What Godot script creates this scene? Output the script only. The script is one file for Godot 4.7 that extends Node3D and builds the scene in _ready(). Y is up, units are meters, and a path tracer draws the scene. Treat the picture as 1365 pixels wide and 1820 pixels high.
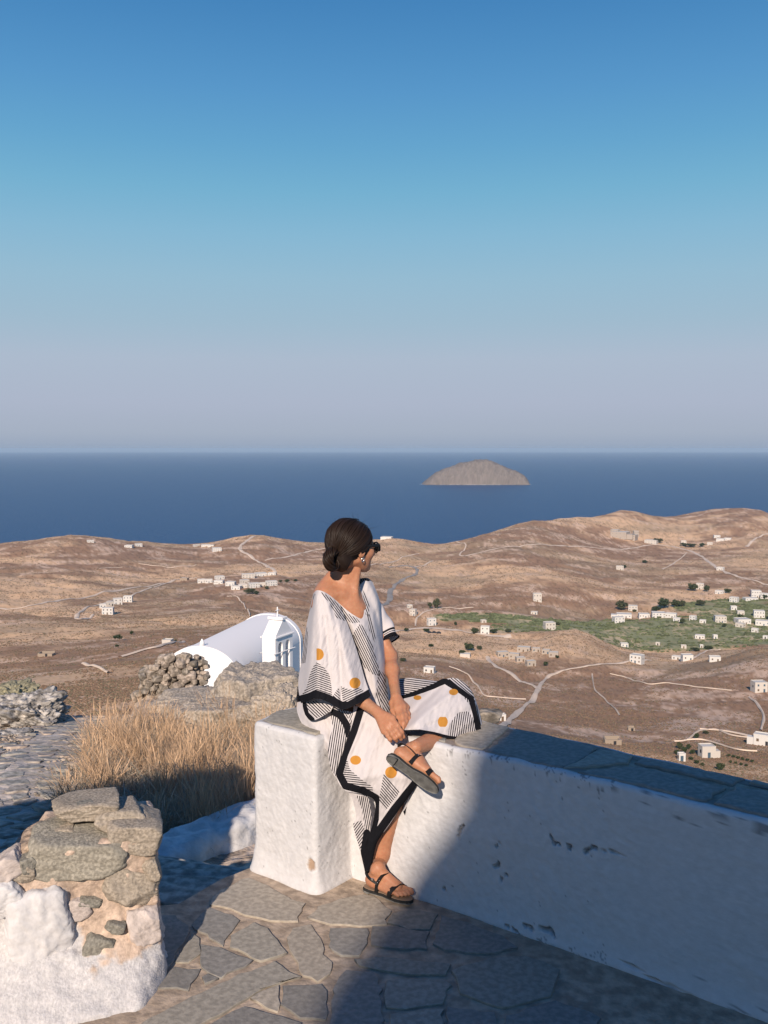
extends Node3D
# A woman in a printed kaftan on a whitewashed wall above a dry Aegean island.
# y is up, the terrace floor is y = 0, the camera looks along -z. Sea level is SEA.
const EYE := Vector3(0, 1.85, 0)
const F := 1700.0            # focal length in pixels of the 1365 x 1820 photograph
const SEA := -220.0
var pitch := atan((910.0 - 797.0) / 1700.0)
var sun_az := deg_to_rad(11.0)
var sun_el := deg_to_rad(28.0)
var rng := RandomNumberGenerator.new()
var used := {}
var M := {}

# ---------------------------------------------------------------- helpers
func ray(u: float, v: float) -> Vector3:
	var a := Vector3((u - 682.5) / F, -(v - 910.0) / F, -1.0)
	return a.rotated(Vector3.RIGHT, -pitch)
func P(u: float, v: float, d: float) -> Vector3:      # the point seen at pixel (u, v) whose distance along -z is d
	var r := ray(u, v)
	return EYE + r * (d / -r.z)
func on_level(u: float, v: float, y: float) -> Vector3:     # the point of the level plane y seen at pixel (u, v)
	var r := ray(u, v)
	return EYE + r * ((y - EYE.y) / r.y)
func to_sun() -> Vector3:
	return Vector3(-sin(sun_az) * cos(sun_el), sin(sun_el), cos(sun_az) * cos(sun_el))
func numbered(called: String) -> String:
	var n: int = used.get(called, 0)
	used[called] = n + 1
	return called if n == 0 else "%s_%03d" % [called, n]
func thing(called: String, label: String, category: String, at := Vector3.ZERO, group := "") -> Node3D:
	var o := Node3D.new()
	o.name = numbered(called)
	add_child(o)
	o.position = at
	tag(o, label, category, group)
	return o
func tag(o: Node, label: String, category: String, group := "", kind := "") -> void:
	if label != "": o.set_meta("label", label)
	if category != "": o.set_meta("category", category)
	if group != "": o.set_meta("group", group)
	if kind != "": o.set_meta("kind", kind)
func part(called: String, mesh: Mesh, mat: Material, parent: Node, at := Vector3.ZERO) -> MeshInstance3D:
	var o := MeshInstance3D.new()
	o.name = called if parent != self else numbered(called)
	o.mesh = mesh
	o.material_override = mat
	o.position = at
	parent.add_child(o, true)
	return o
func structure(called: String, mesh: Mesh, mat: Material, label := "") -> MeshInstance3D:
	var o := part(called, mesh, mat, self)
	tag(o, label, "", "", "structure")
	return o
func lin(r: float, g: float, b: float) -> Color:       # a linear base colour given to albedo_color
	return Color(r, g, b).linear_to_srgb()
func material(c: Color, rough := 0.9, vertex := false) -> StandardMaterial3D:
	var m := StandardMaterial3D.new()
	m.albedo_color = c
	m.roughness = rough
	m.metallic_specular = 0.3
	m.vertex_color_use_as_albedo = vertex
	return m
func fnl(seed_: int, freq: float, oct := 4, kind := FastNoiseLite.TYPE_SIMPLEX_SMOOTH) -> FastNoiseLite:
	var n := FastNoiseLite.new()
	n.seed = seed_
	n.noise_type = kind
	n.frequency = freq
	n.fractal_type = FastNoiseLite.FRACTAL_FBM if oct > 1 else FastNoiseLite.FRACTAL_NONE
	n.fractal_octaves = oct
	return n
func noise_tex(seed_: int, freq: float, oct: int, stops: Array, size := 512, normal := 0.0) -> NoiseTexture2D:
	var t := NoiseTexture2D.new()
	t.width = size
	t.height = size
	t.seamless = true
	t.noise = fnl(seed_, freq, oct)
	if normal > 0.0:
		t.as_normal_map = true
		t.bump_strength = normal
	else:
		var g := Gradient.new()
		g.offsets = PackedFloat32Array(stops.map(func(s): return s[0]))
		g.colors = PackedColorArray(stops.map(func(s): return s[1]))
		t.color_ramp = g
	return t
func grey_ramp(a: float, b: float, lo := 0.25, hi := 0.75) -> Array:
	return [[lo, Color(a, a, a)], [hi, Color(b, b, b)]]
# Smooth normals for clockwise faces, then one mesh.
func finish(v: PackedVector3Array, ix: PackedInt32Array, col := PackedColorArray(), uv := PackedVector2Array(), flat := false) -> ArrayMesh:
	if flat:
		var v2 := PackedVector3Array(); var c2 := PackedColorArray(); var u2 := PackedVector2Array(); var i2 := PackedInt32Array()
		for k in ix.size():
			v2.append(v[ix[k]]); i2.append(k)
			if col.size(): c2.append(col[ix[k]])
			if uv.size(): u2.append(uv[ix[k]])
		v = v2; col = c2; uv = u2; ix = i2
	var n := PackedVector3Array()
	n.resize(v.size())
	for k in range(0, ix.size(), 3):
		var a := ix[k]; var b := ix[k + 1]; var c := ix[k + 2]
		var f := (v[c] - v[a]).cross(v[b] - v[a])
		n[a] += f; n[b] += f; n[c] += f
	for k in n.size(): n[k] = n[k].normalized() if n[k].length_squared() > 1e-20 else Vector3.UP
	var arr := []
	arr.resize(Mesh.ARRAY_MAX)
	arr[Mesh.ARRAY_VERTEX] = v
	arr[Mesh.ARRAY_NORMAL] = n
	arr[Mesh.ARRAY_INDEX] = ix
	if col.size(): arr[Mesh.ARRAY_COLOR] = col
	if uv.size(): arr[Mesh.ARRAY_TEX_UV] = uv
	var m := ArrayMesh.new()
	m.add_surface_from_arrays(Mesh.PRIMITIVE_TRIANGLES, arr)
	return m
# Index list of a grid of nx columns and ny rows of vertices (row-major); flip turns the faces over.
func grid_index(nx: int, ny: int, flip := false, wrap := false) -> PackedInt32Array:
	var ix := PackedInt32Array()
	var cols := nx if wrap else nx - 1
	ix.resize(cols * (ny - 1) * 6)
	var k := 0
	for j in ny - 1:
		for i in cols:
			var i2 := (i + 1) % nx
			var a := j * nx + i; var b := j * nx + i2; var c := (j + 1) * nx + i; var d := (j + 1) * nx + i2
			if flip:
				ix[k] = a; ix[k + 1] = c; ix[k + 2] = b; ix[k + 3] = b; ix[k + 4] = c; ix[k + 5] = d
			else:
				ix[k] = a; ix[k + 1] = b; ix[k + 2] = c; ix[k + 3] = b; ix[k + 4] = d; ix[k + 5] = c
			k += 6
	return ix
# Box with chamfered edges, centred at the origin of its own mesh.
func box(size: Vector3, bevel := 0.0) -> Mesh:
	if bevel <= 0.0:
		var b := BoxMesh.new()
		b.size = size
		return b
	var st := SurfaceTool.new()
	st.begin(Mesh.PRIMITIVE_TRIANGLES)
	var h := size / 2.0
	var ring := func(y: float, ins: float) -> Array:
		var a := h.x - ins; var c := h.z - ins; var e: float = min(bevel, min(a, c) * 0.5)
		return [Vector3(-a + e, y, -c), Vector3(a - e, y, -c), Vector3(a, y, -c + e), Vector3(a, y, c - e), Vector3(a - e, y, c), Vector3(-a + e, y, c), Vector3(-a, y, c - e), Vector3(-a, y, -c + e)]
	var rings := [ring.call(-h.y, bevel), ring.call(-h.y + bevel, 0.0), ring.call(h.y - bevel, 0.0), ring.call(h.y, bevel)]
	var v := PackedVector3Array(); var ix := PackedInt32Array()
	for r in rings:
		for q in r: v.append(q)
	for j in 3:
		for i in 8:
			var a := j * 8 + i; var b := j * 8 + (i + 1) % 8
			ix.append_array(PackedInt32Array([a, a + 8, b, b, a + 8, b + 8]))
	for i in range(1, 7):
		ix.append_array(PackedInt32Array([24, 24 + i + 1, 24 + i]))
		ix.append_array(PackedInt32Array([0, i, i + 1]))
	return finish(v, ix, PackedColorArray(), PackedVector2Array(), true)
func tube(pts: Array, radii: Array, sides := 8, caps := true, squash := 1.0) -> ArrayMesh:
	var v := PackedVector3Array(); var ix := PackedInt32Array()
	add_tube(v, ix, pts, radii, sides, caps, squash)
	return finish(v, ix)
func add_tube(v: PackedVector3Array, ix: PackedInt32Array, pts: Array, radii: Array, sides := 8, caps := true, squash := 1.0) -> void:
	var base := v.size()
	var t: Vector3 = (pts[1] - pts[0]).normalized()
	var side: Vector3 = t.cross(Vector3.UP if abs(t.y) < 0.9 else Vector3.RIGHT).normalized()
	for k in pts.size():
		var tt: Vector3 = (pts[min(k + 1, pts.size() - 1)] - pts[max(k - 1, 0)])
		tt = tt.normalized() if tt.length_squared() > 1e-12 else t
		side = (side - tt * side.dot(tt)).normalized()
		var up := side.cross(tt)
		for s in sides:
			var a := TAU * s / sides
			v.append(pts[k] + (side * cos(a) + up * sin(a) * squash) * radii[k])
	for k in pts.size() - 1:
		for s in sides:
			var a := base + k * sides + s; var b := base + k * sides + (s + 1) % sides
			ix.append_array(PackedInt32Array([a, b, a + sides, b, b + sides, a + sides]))
	if caps:
		var last := base + (pts.size() - 1) * sides
		for s in range(1, sides - 1):
			ix.append_array(PackedInt32Array([base, base + s + 1, base + s]))
			ix.append_array(PackedInt32Array([last, last + s, last + s + 1]))
func smooth(a: float, b: float, x: float) -> float:
	return smoothstep(a, b, x)
# Catmull-Rom through points, n pieces for each span.
func spline(pts: Array, n: int) -> Array:
	var out := []
	for k in pts.size() - 1:
		var p0 = pts[max(k - 1, 0)]; var p1 = pts[k]; var p2 = pts[k + 1]; var p3 = pts[min(k + 2, pts.size() - 1)]
		for i in n:
			var t := float(i) / n
			out.append(0.5 * (2.0 * p1 + (p2 - p0) * t + (2.0 * p0 - 5.0 * p1 + 4.0 * p2 - p3) * t * t + (3.0 * p1 - p0 - 3.0 * p2 + p3) * t * t * t))
	out.append(pts[-1])
	return out

func _ready() -> void:
	rng.seed = 7
	make_camera_and_light()
	make_materials()
	make_terrain()
	make_sea()
	make_far_things()
	make_middle_ground()
	make_terrace()
	make_person()

func make_camera_and_light() -> void:
	var cam := Camera3D.new()
	cam.name = "camera"
	cam.fov = rad_to_deg(2.0 * atan(910.0 / F))
	cam.near = 0.05
	cam.far = 90000.0
	cam.position = EYE
	cam.rotation.x = -pitch
	add_child(cam)
	cam.current = true
	var sky_mat := PanoramaSkyMaterial.new()
	sky_mat.panorama = sky_image()
	sky_mat.filter = true
	var sky := Sky.new()
	sky.sky_material = sky_mat
	var env := Environment.new()
	env.background_mode = Environment.BG_SKY
	env.sky = sky
	env.background_energy_multiplier = 0.6
	env.tonemap_mode = Environment.TONE_MAPPER_LINEAR
	env.tonemap_exposure = 1.7
	env.sdfgi_enabled = true
	env.ssao_enabled = true
	env.ssil_enabled = true
	env.fog_enabled = true
	env.fog_density = 0.00003
	env.fog_light_color = Color(0.8, 0.9, 1.0)
	var we := WorldEnvironment.new()
	we.name = "world_environment"
	we.environment = env
	add_child(we)
	var sun := DirectionalLight3D.new()
	sun.name = "sun"
	sun.light_energy = 1.1
	sun.light_color = Color(1.0, 0.935, 0.86)
	sun.light_angular_distance = 0.55
	sun.shadow_enabled = true
	add_child(sun)
	sun.look_at_from_position(to_sun() * 100.0, Vector3.ZERO, Vector3.UP)

# Clear air: one gradient with height, the same all the way round.
func sky_image() -> ImageTexture:
	var stops := [[-90.0, Color(0.575, 0.64, 0.73)], [-0.05, Color(0.575, 0.64, 0.73)], [0.25, Color(0.605, 0.655, 0.735)], [0.9, Color(0.645, 0.687, 0.755)], [2.6, Color(0.672, 0.71, 0.785)], [5.2, Color(0.672, 0.728, 0.80)], [7.35, Color(0.622, 0.727, 0.802)], [9.85, Color(0.583, 0.728, 0.815)],
		[12.3, Color(0.525, 0.713, 0.822)], [14.7, Color(0.455, 0.685, 0.812)], [17.1, Color(0.395, 0.64, 0.80)], [19.9, Color(0.345, 0.588, 0.782)], [24.35, Color(0.27, 0.512, 0.728)], [40.0, Color(0.19, 0.41, 0.66)], [90.0, Color(0.12, 0.30, 0.57)]]
	var h := 720
	var img := Image.create_empty(16, h, false, Image.FORMAT_RGBF)
	for j in h:
		var el := 90.0 - (j + 0.5) / h * 180.0
		var c := Color.BLACK
		for k in stops.size() - 1:
			if el >= stops[k][0] and el <= stops[k + 1][0]:
				var a: Color = stops[k][1]; var b: Color = stops[k + 1][1]
				c = a.lerp(b, (el - stops[k][0]) / (stops[k + 1][0] - stops[k][0]))
		c = c.srgb_to_linear()
		for i in 16: img.set_pixel(i, j, c)
	return ImageTexture.create_from_image(img)

# ---------------------------------------------------------------- materials
func triplanar(m: StandardMaterial3D, scale_: float) -> StandardMaterial3D:
	m.uv1_triplanar = true
	m.uv1_world_triplanar = true
	m.uv1_scale = Vector3.ONE * scale_
	return m
func make_materials() -> void:
	M.land = material(Color.WHITE, 1.0, true)
	M.land_plain = material(Color.WHITE, 1.0, true)
	M.sea = material(lin(0.012, 0.066, 0.17), 0.3)
	M.sea.metallic_specular = 0.08
	M.sea.normal_enabled = true
	M.sea.normal_texture = noise_tex(41, 0.02, 4, [], 512, 6.0)
	M.sea.normal_scale = 1.0
	triplanar(M.sea, 1.0 / 150.0)
	M.dirt = material(lin(0.66, 0.52, 0.41), 1.0, true)
	M.asphalt = material(lin(0.3, 0.27, 0.25), 0.95, true)
	M.whitewash_far = material(lin(0.56, 0.54, 0.52), 0.9)
	M.cream_far = material(lin(0.5, 0.46, 0.42), 0.9)
	M.roof_far = material(lin(0.5, 0.475, 0.45), 0.95)
	M.grey_far = material(lin(0.36, 0.31, 0.27), 0.95)
	M.ruin_far = material(lin(0.3, 0.24, 0.19), 1.0)
	M.shutter = [material(lin(0.06, 0.10, 0.14), 0.6), material(lin(0.13, 0.09, 0.06), 0.7), material(lin(0.03, 0.03, 0.035), 0.4)]
	M.bark = material(lin(0.09, 0.065, 0.045), 1.0)
	M.leaf = [material(lin(0.058, 0.072, 0.034), 0.9, true), material(lin(0.07, 0.078, 0.042), 0.9, true), material(lin(0.045, 0.062, 0.03), 0.9, true)]
	M.scrub = material(Color.WHITE, 1.0, true)
	make_near_materials()
# Grain for a near surface: colour speckle, patches and relief, all in metres of the world.
func mineral(c: Color, scale_: float, seed_: int, lo: float, hi: float, rough := 0.9, bump := 6.0, oct := 5, freq := 0.012, vertex := false) -> StandardMaterial3D:
	var m := material(c, rough, vertex)
	m.albedo_texture = noise_tex(seed_, freq, oct, grey_ramp(lo, hi), 512)
	m.normal_enabled = true
	m.normal_texture = noise_tex(seed_ + 1, freq * 1.6, oct, [], 512, bump)
	m.normal_scale = 1.0
	return triplanar(m, scale_)
func make_near_materials() -> void:
	M.earth = mineral(lin(1.15, 1.15, 1.15), 0.6, 301, 0.62, 1.0, 1.0, 8.0, 5, 0.02, true)
	M.mortar_pale = mineral(lin(0.6, 0.51, 0.44), 0.7, 303, 0.82, 1.0, 1.0, 6.0)
	M.schist_a = mineral(lin(0.48, 0.42, 0.365), 1.1, 305, 0.7, 1.0, 0.8, 2.0, 5, 0.02, true)
	M.schist_b = mineral(lin(0.41, 0.38, 0.34), 1.2, 307, 0.7, 1.0, 0.75, 2.0, 5, 0.02, true)
	M.schist_c = mineral(lin(0.54, 0.44, 0.365), 1.0, 309, 0.7, 1.0, 0.85, 2.0, 5, 0.02, true)
	M.rock = mineral(lin(0.5, 0.425, 0.35), 1.6, 311, 0.7, 1.0, 0.95, 6.0, 6, 0.03, true)
	M.rock_pale = mineral(lin(0.58, 0.53, 0.48), 1.3, 313, 0.4, 1.0, 0.95, 12.0, 6, 0.012, true)
	M.dry_stone = [mineral(lin(0.48, 0.4, 0.33), 1.3, 311, 0.55, 1.0, 0.95, 8.0, 5, 0.015, true), mineral(lin(0.52, 0.43, 0.36), 1.6, 313, 0.55, 1.0, 0.95, 8.0, 5, 0.015, true), mineral(lin(0.4, 0.345, 0.29), 1.5, 315, 0.55, 1.0, 0.95, 8.0, 5, 0.015, true)]
	M.straw = material(Color.WHITE, 0.8, true)
	M.straw.backlight = Color(0.25, 0.2, 0.12)
	M.plaster_vault = material(lin(0.78, 0.75, 0.745), 0.95)
	M.whitewash = mineral(lin(0.6, 0.58, 0.58), 1.4, 319, 0.86, 1.0, 0.9, 7.0, 5, 0.01)
	M.bronze = material(lin(0.18, 0.13, 0.07), 0.5)
	M.bronze.metallic = 0.8
	M.mortar_floor = mineral(lin(0.44, 0.345, 0.265), 1.3, 331, 0.8, 1.0, 0.95, 2.5, 5, 0.02)
	M.flag_a = schist(lin(0.34, 0.305, 0.255), 341)
	M.flag_b = schist(lin(0.27, 0.25, 0.225), 343)
	M.flag_c = schist(lin(0.4, 0.345, 0.28), 345)
	M.whitewash_paint = mineral(lin(0.565, 0.55, 0.555), 1.7, 351, 0.95, 1.0, 0.9, 1.4, 5, 0.03, true)
	M.whitewash_lump = mineral(lin(0.58, 0.56, 0.56), 1.7, 351, 0.95, 1.0, 0.9, 1.4, 5, 0.03, true)
	M.mortar_rough = mineral(Color.WHITE, 2.6, 353, 0.86, 1.0, 1.0, 2.6, 6, 0.05, true)
	M.mortar_stone = mineral(lin(0.5, 0.38, 0.29), 2.6, 353, 0.65, 1.0, 1.0, 12.0, 6, 0.015, true)
	M.pier_grey = mineral(lin(0.38, 0.345, 0.285), 3.0, 355, 0.74, 1.0, 0.95, 3.0, 6, 0.045, true)
	M.pier_brown = mineral(lin(0.42, 0.355, 0.285), 3.0, 357, 0.74, 1.0, 0.95, 3.0, 6, 0.045, true)
	M.pier_dark = mineral(lin(0.29, 0.27, 0.23), 3.0, 359, 0.74, 1.0, 0.95, 3.0, 6, 0.045, true)
	M.pier_pink = mineral(lin(0.56, 0.48, 0.44), 2.0, 351, 0.85, 1.0, 0.95, 4.0, 6, 0.015, true)
	M.skin = material(lin(0.42, 0.2, 0.115), 0.48)
	M.skin.metallic_specular = 0.35
	M.skin.albedo_texture = noise_tex(381, 0.02, 5, [[0.25, Color(0.95, 0.915, 0.905)], [0.55, Color(0.98, 0.965, 0.96)], [0.75, Color(1, 1, 1)]], 512)
	M.skin.normal_enabled = true
	M.skin.normal_texture = noise_tex(382, 0.08, 3, [], 512, 0.5)
	triplanar(M.skin, 5.0)
	M.skin.subsurf_scatter_enabled = true
	M.skin.subsurf_scatter_strength = 0.12
	M.hair = material(lin(0.014, 0.008, 0.006), 0.6)
	M.hair_lock = material(lin(0.02, 0.0115, 0.008), 0.45, true)
	M.hair_lock.metallic_specular = 0.3
	M.leather = material(lin(0.012, 0.011, 0.011), 0.5)
	M.outsole = mineral(lin(0.19, 0.185, 0.175), 6.0, 371, 0.75, 1.0, 0.8, 1.0)
	M.sole = mineral(lin(0.03, 0.029, 0.028), 6.0, 371, 0.75, 1.0, 0.8, 1.0)
	M.insole = material(lin(0.24, 0.16, 0.11), 0.7)
	M.lens = material(lin(0.006, 0.006, 0.007), 0.08)
	M.silver = material(lin(0.8, 0.78, 0.75), 0.25)
	M.silver.metallic = 1.0
	M.cloth = material(Color(1, 1, 1), 0.95)
	M.cloth.metallic_specular = 0.15
	M.cloth.backlight = Color(0.25, 0.24, 0.23)
# Split schist: streaks along one direction and fine speckle.
func schist(c: Color, seed_: int) -> StandardMaterial3D:
	var m := mineral(c, 1.0, seed_, 0.86, 1.0, 0.75, 0.9, 6, 0.03, true)
	m.uv1_scale = Vector3(2.0, 2.0, 2.0)
	m.metallic_specular = 0.4
	return m

# ---------------------------------------------------------------- land and sea
# Sight points on the slopes: [pixel x, [[pixel y, metres away], ...]]; each gives one height of the land.
var LAND := [
	[0, [[1240, 260], [1180, 430], [1120, 700], [1075, 1000], [1030, 1300], [990, 1600], [963, 1900]]],
	[130, [[1235, 250], [1170, 430], [1115, 700], [1075, 1000], [1030, 1320], [985, 1620], [949, 1900]]],
	[250, [[1225, 260], [1150, 470], [1105, 750], [1072, 1050], [1035, 1350], [985, 1700], [962, 2000]]],
	[380, [[1215, 250], [1150, 450], [1100, 750], [1060, 1080], [1028, 1380], [990, 1750], [965, 2080]]],
	[450, [[1160, 450], [1100, 760], [1055, 1080], [1023, 1400], [985, 1750], [948, 2080]]],
	[550, [[1200, 380], [1130, 760], [1060, 1120], [1020, 1420], [990, 1750], [966, 2080]]],
	[700, [[1260, 300], [1190, 600], [1140, 850], [1110, 1000], [1070, 1150], [1030, 1400], [1000, 1650], [957, 2050]]],
	[772, [[1265, 320], [1190, 620], [1140, 860], [1110, 1000], [1068, 1170], [1030, 1420], [1000, 1700], [968, 2120]]],
	[860, [[1290, 350], [1240, 540], [1190, 700], [1150, 850], [1112, 1000], [1060, 1200], [1005, 1550], [951, 2000]]],
	[940, [[1310, 330], [1250, 530], [1195, 690], [1150, 840], [1115, 1000], [1050, 1230], [1000, 1560], [926, 2250]]],
	[1020, [[1330, 330], [1260, 510], [1200, 680], [1155, 790], [1119, 870], [1122, 1010], [1090, 1130], [1040, 1330], [1005, 1600], [945, 2150], [917, 2450]]],
	[1110, [[1340, 350], [1265, 510], [1215, 640], [1176, 740], [1150, 940], [1120, 1030], [1093, 1130], [1050, 1350], [1005, 1700], [955, 2200], [907, 2700]]],
	[1230, [[1365, 330], [1300, 430], [1240, 560], [1176, 730], [1148, 930], [1110, 1060], [1070, 1220], [1035, 1430], [1000, 1750], [955, 2250], [911, 2700]]],
	[1365, [[1385, 310], [1310, 420], [1230, 560], [1148, 730], [1145, 930], [1100, 1100], [1060, 1250], [1025, 1480], [975, 1950], [909, 2650]]]]
var land_c := []        # centres of the interpolation
var land_w := []        # their weights
var land_grid := PackedFloat32Array()
const LU := 150
const LR := 170
const LD0 := 22.0
const LD1 := 3600.0
var n_land := fnl(11, 0.004, 5)
var n_gully := fnl(12, 0.0035, 4)
var n_small := fnl(13, 0.03, 3)
func land_key(x: float, z: float) -> Vector2:
	return Vector2(atan2(x, -z) * 4.0, log(Vector2(x, z).length()) * 1.3)
func make_land_field() -> void:
	var pts := []
	for c in LAND:
		for q in c[1]:
			var p := P(c[0], q[0], q[1])
			pts.append([land_key(p.x, p.z), p.y])
	for a in [-1.1, -0.75, 0.75, 1.1]:      # the land goes on to both sides
		for q in [[300.0, 135.0], [600.0, 95.0], [1000.0, 55.0], [1500.0, 40.0], [2000.0, 40.0]]:
			pts.append([land_key(q[0] * sin(a), -q[0] * cos(a)), SEA + q[1]])
	for a in [-1.1, -0.6, -0.35, -0.2, 0.0, 0.12, 0.3, 0.6, 1.1]:
		for q in [[24.0, -9.0], [60.0, -24.0], [120.0, -44.0]]:      # the steep hillside just below the terrace
			pts.append([land_key(q[0] * sin(a), -q[0] * cos(a)), q[1]])
	for q in [[-1.1, 2450], [-0.55, 2450], [-0.38, 2400], [-0.3, 2330], [-0.22, 2400], [-0.12, 2420], [-0.05, 2420], [0.01, 2350], [0.06, 2320], [0.12, 2500], [0.2, 2750], [0.26, 3000], [0.4, 3000], [0.6, 3000], [1.1, 3000]]:
		pts.append([land_key(q[1] * sin(q[0]), -q[1] * cos(q[0])), SEA - 14.0])
		pts.append([land_key(3600 * sin(q[0]), -3600 * cos(q[0])), SEA - 40.0])
	var n := pts.size()
	var A := []
	for i in n:
		var row := PackedFloat64Array()
		row.resize(n + 4)
		for j in n:
			var r2: float = (pts[i][0] - pts[j][0]).length_squared()
			row[j] = 0.5 * r2 * log(r2 + 1e-9) if i != j else 0.0004
		row[n] = 1.0; row[n + 1] = pts[i][0].x; row[n + 2] = pts[i][0].y
		row[n + 3] = pts[i][1]
		A.append(row)
	for k in 3:
		var row := PackedFloat64Array()
		row.resize(n + 4)
		for j in n: row[j] = [1.0, pts[j][0].x, pts[j][0].y][k]
		A.append(row)
	var m := n + 3
	for c in m:                               # elimination with row pivots
		var best := c
		for r in range(c + 1, m):
			if abs(A[r][c]) > abs(A[best][c]): best = r
		var tmp = A[c]; A[c] = A[best]; A[best] = tmp
		var pc: PackedFloat64Array = A[c]
		for r in range(c + 1, m):
			var pr: PackedFloat64Array = A[r]
			var f := pr[c] / pc[c]
			if f == 0.0: continue
			for q in range(c, m + 1): pr[q] -= f * pc[q]
			A[r] = pr
	var w := PackedFloat64Array()
	w.resize(m)
	for c in range(m - 1, -1, -1):
		var s: float = A[c][m]
		for q in range(c + 1, m): s -= A[c][q] * w[q]
		w[c] = s / A[c][c]
	var k0 := land_key(0, -LD0).y
	var k1 := land_key(0, -LD1).y
	land_grid.resize(LU * LR)
	for j in LR:
		for i in LU:
			var q := Vector2(lerp(-4.4, 4.4, float(i) / (LU - 1)), lerp(k0, k1, float(j) / (LR - 1)))
			var s: float = w[n] + w[n + 1] * q.x + w[n + 2] * q.y
			for k in n:
				var r2: float = (q - pts[k][0]).length_squared()
				s += w[k] * 0.5 * r2 * log(r2 + 1e-9)
			land_grid[j * LU + i] = s
func land_base(x: float, z: float) -> float:
	var q := land_key(x, z)
	var fi := clampf((q.x + 4.4) / 8.8 * (LU - 1), 0.0, LU - 1.001)
	var k0 := log(LD0) * 1.3
	var k1 := log(LD1) * 1.3
	var fj := clampf((q.y - k0) / (k1 - k0) * (LR - 1), 0.0, LR - 1.001)
	var i := int(fi); var j := int(fj)
	var tx := fi - i; var ty := fj - j
	var a := j * LU + i
	return lerpf(lerpf(land_grid[a], land_grid[a + 1], tx), lerpf(land_grid[a + LU], land_grid[a + LU + 1], tx), ty)
func land_y(x: float, z: float) -> float:
	var d := Vector2(x, z).length()
	var y := land_base(x, z)
	var up := clampf((y - SEA) / 25.0, 0.0, 1.0)
	var far := clampf(d / 900.0, 0.05, 1.0)
	var g := 1.0 - absf(n_gully.get_noise_2d(x, z)) * 2.0        # ridged: dry gullies between the spurs
	var flat := 1.0 - 0.85 * field_at(x, z)
	return y + (n_land.get_noise_2d(x, z) * 5.5 * far - maxf(0.0, g - 0.6) * 7.0 * far) * up * flat + n_small.get_noise_2d(x, z) * 0.6 * far * flat
# The watered valley floor, in plan: how green it is at a place (0..1).
func field_at(x: float, z: float) -> float:
	var best := 0.0
	for e in fields:
		var q: Vector2 = (Vector2(x, z) - e[0]).rotated(-e[3])
		var r := Vector2(q.x / e[1], q.y / e[2]).length()
		best = maxf(best, 1.0 - smoothstep(0.75, 1.05, r))
	return best
var fields := [[Vector2(330, -1015), 235.0, 105.0, -0.1], [Vector2(125, -1045), 75.0, 26.0, 0.1], [Vector2(480, -1160), 130.0, 90.0, 0.0]]
func land_hit(u: float, v: float, far := 3300.0) -> Vector3:     # where the sight line of a pixel meets the land
	var r := ray(u, v)
	r /= -r.z
	var d := 60.0
	var prev := 60.0
	while d < far:
		var p := EYE + r * d
		if p.y < land_y(p.x, p.z):
			var lo := prev; var hi := d
			for k in 12:
				var mid := (lo + hi) / 2.0
				var q := EYE + r * mid
				if q.y < land_y(q.x, q.z): hi = mid
				else: lo = mid
			return EYE + r * hi
		prev = d
		d *= 1.012
	return EYE + r * far
func make_terrain() -> void:
	make_land_field()
	var na := 570
	var nr := 510
	var a0 := -0.62
	var a1 := 0.62
	var v := PackedVector3Array(); var col := PackedColorArray()
	v.resize(na * nr); col.resize(na * nr)
	var big := fnl(21, 0.0022, 3)
	var mid := fnl(22, 0.012, 4)
	var fine := fnl(23, 0.11, 3)
	var spot := fnl(24, 0.32, 2)
	var dark := Vector3(0.33, 0.195, 0.12)     # dry scrub
	var tan_ := Vector3(0.68, 0.44, 0.265)      # dead grass
	var pink := Vector3(0.68, 0.475, 0.35)      # bare schist soil
	var olive := Vector3(0.3, 0.22, 0.14)
	for j in nr:
		var t := float(j) / (nr - 1)
		var d := LD0 * pow(3300.0 / LD0, pow(t, 0.72))
		for i in na:
			var a := lerpf(a0, a1, float(i) / (na - 1))
			var x := d * sin(a); var z := -d * cos(a)
			var y := land_y(x, z)
			v[j * na + i] = Vector3(x, y, z)
			var b := big.get_noise_2d(x, z)
			var m := mid.get_noise_2d(x, z)
			var f := fine.get_noise_2d(x, z)
			var s := spot.get_noise_2d(x, z)
			var c := dark.lerp(tan_, smoothstep(-0.3, 0.32, b * 1.1 + m * 0.7 + f * 0.22))
			c = c.lerp(olive, smoothstep(0.05, 0.55, big.get_noise_2d(x + 3000.0, z * 1.4) + m * 0.4) * 0.55)
			c = c.lerp(pink, smoothstep(0.18, 0.5, m * 0.8 + f * 0.5 - b * 0.3 + 0.03) * 0.75)
			c *= 1.0 - 0.3 * smoothstep(0.12, 0.4, s + f * 0.3)
			var g := field_at(x, z)
			if g > 0.0:
				var q := smoothstep(0.25, 0.7, g + m * 0.9)
				var crop := Vector3(0.25, 0.25, 0.135).lerp(Vector3(0.5, 0.39, 0.24), smoothstep(-0.1, 0.35, m * 1.2 + f * 0.4))
				crop = crop.lerp(Vector3(0.15, 0.165, 0.08), smoothstep(0.05, 0.4, f + s * 0.4))
				c = c.lerp(crop, q)
			col[j * na + i] = Color(c.x, c.y, c.z)
	var o := structure("terrain", finish(v, grid_index(na, nr), col), M.land, "dry brown scrub hillsides running down to the sea")
	o.set_meta("label", "dry brown scrub hillsides running down to the sea")

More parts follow.
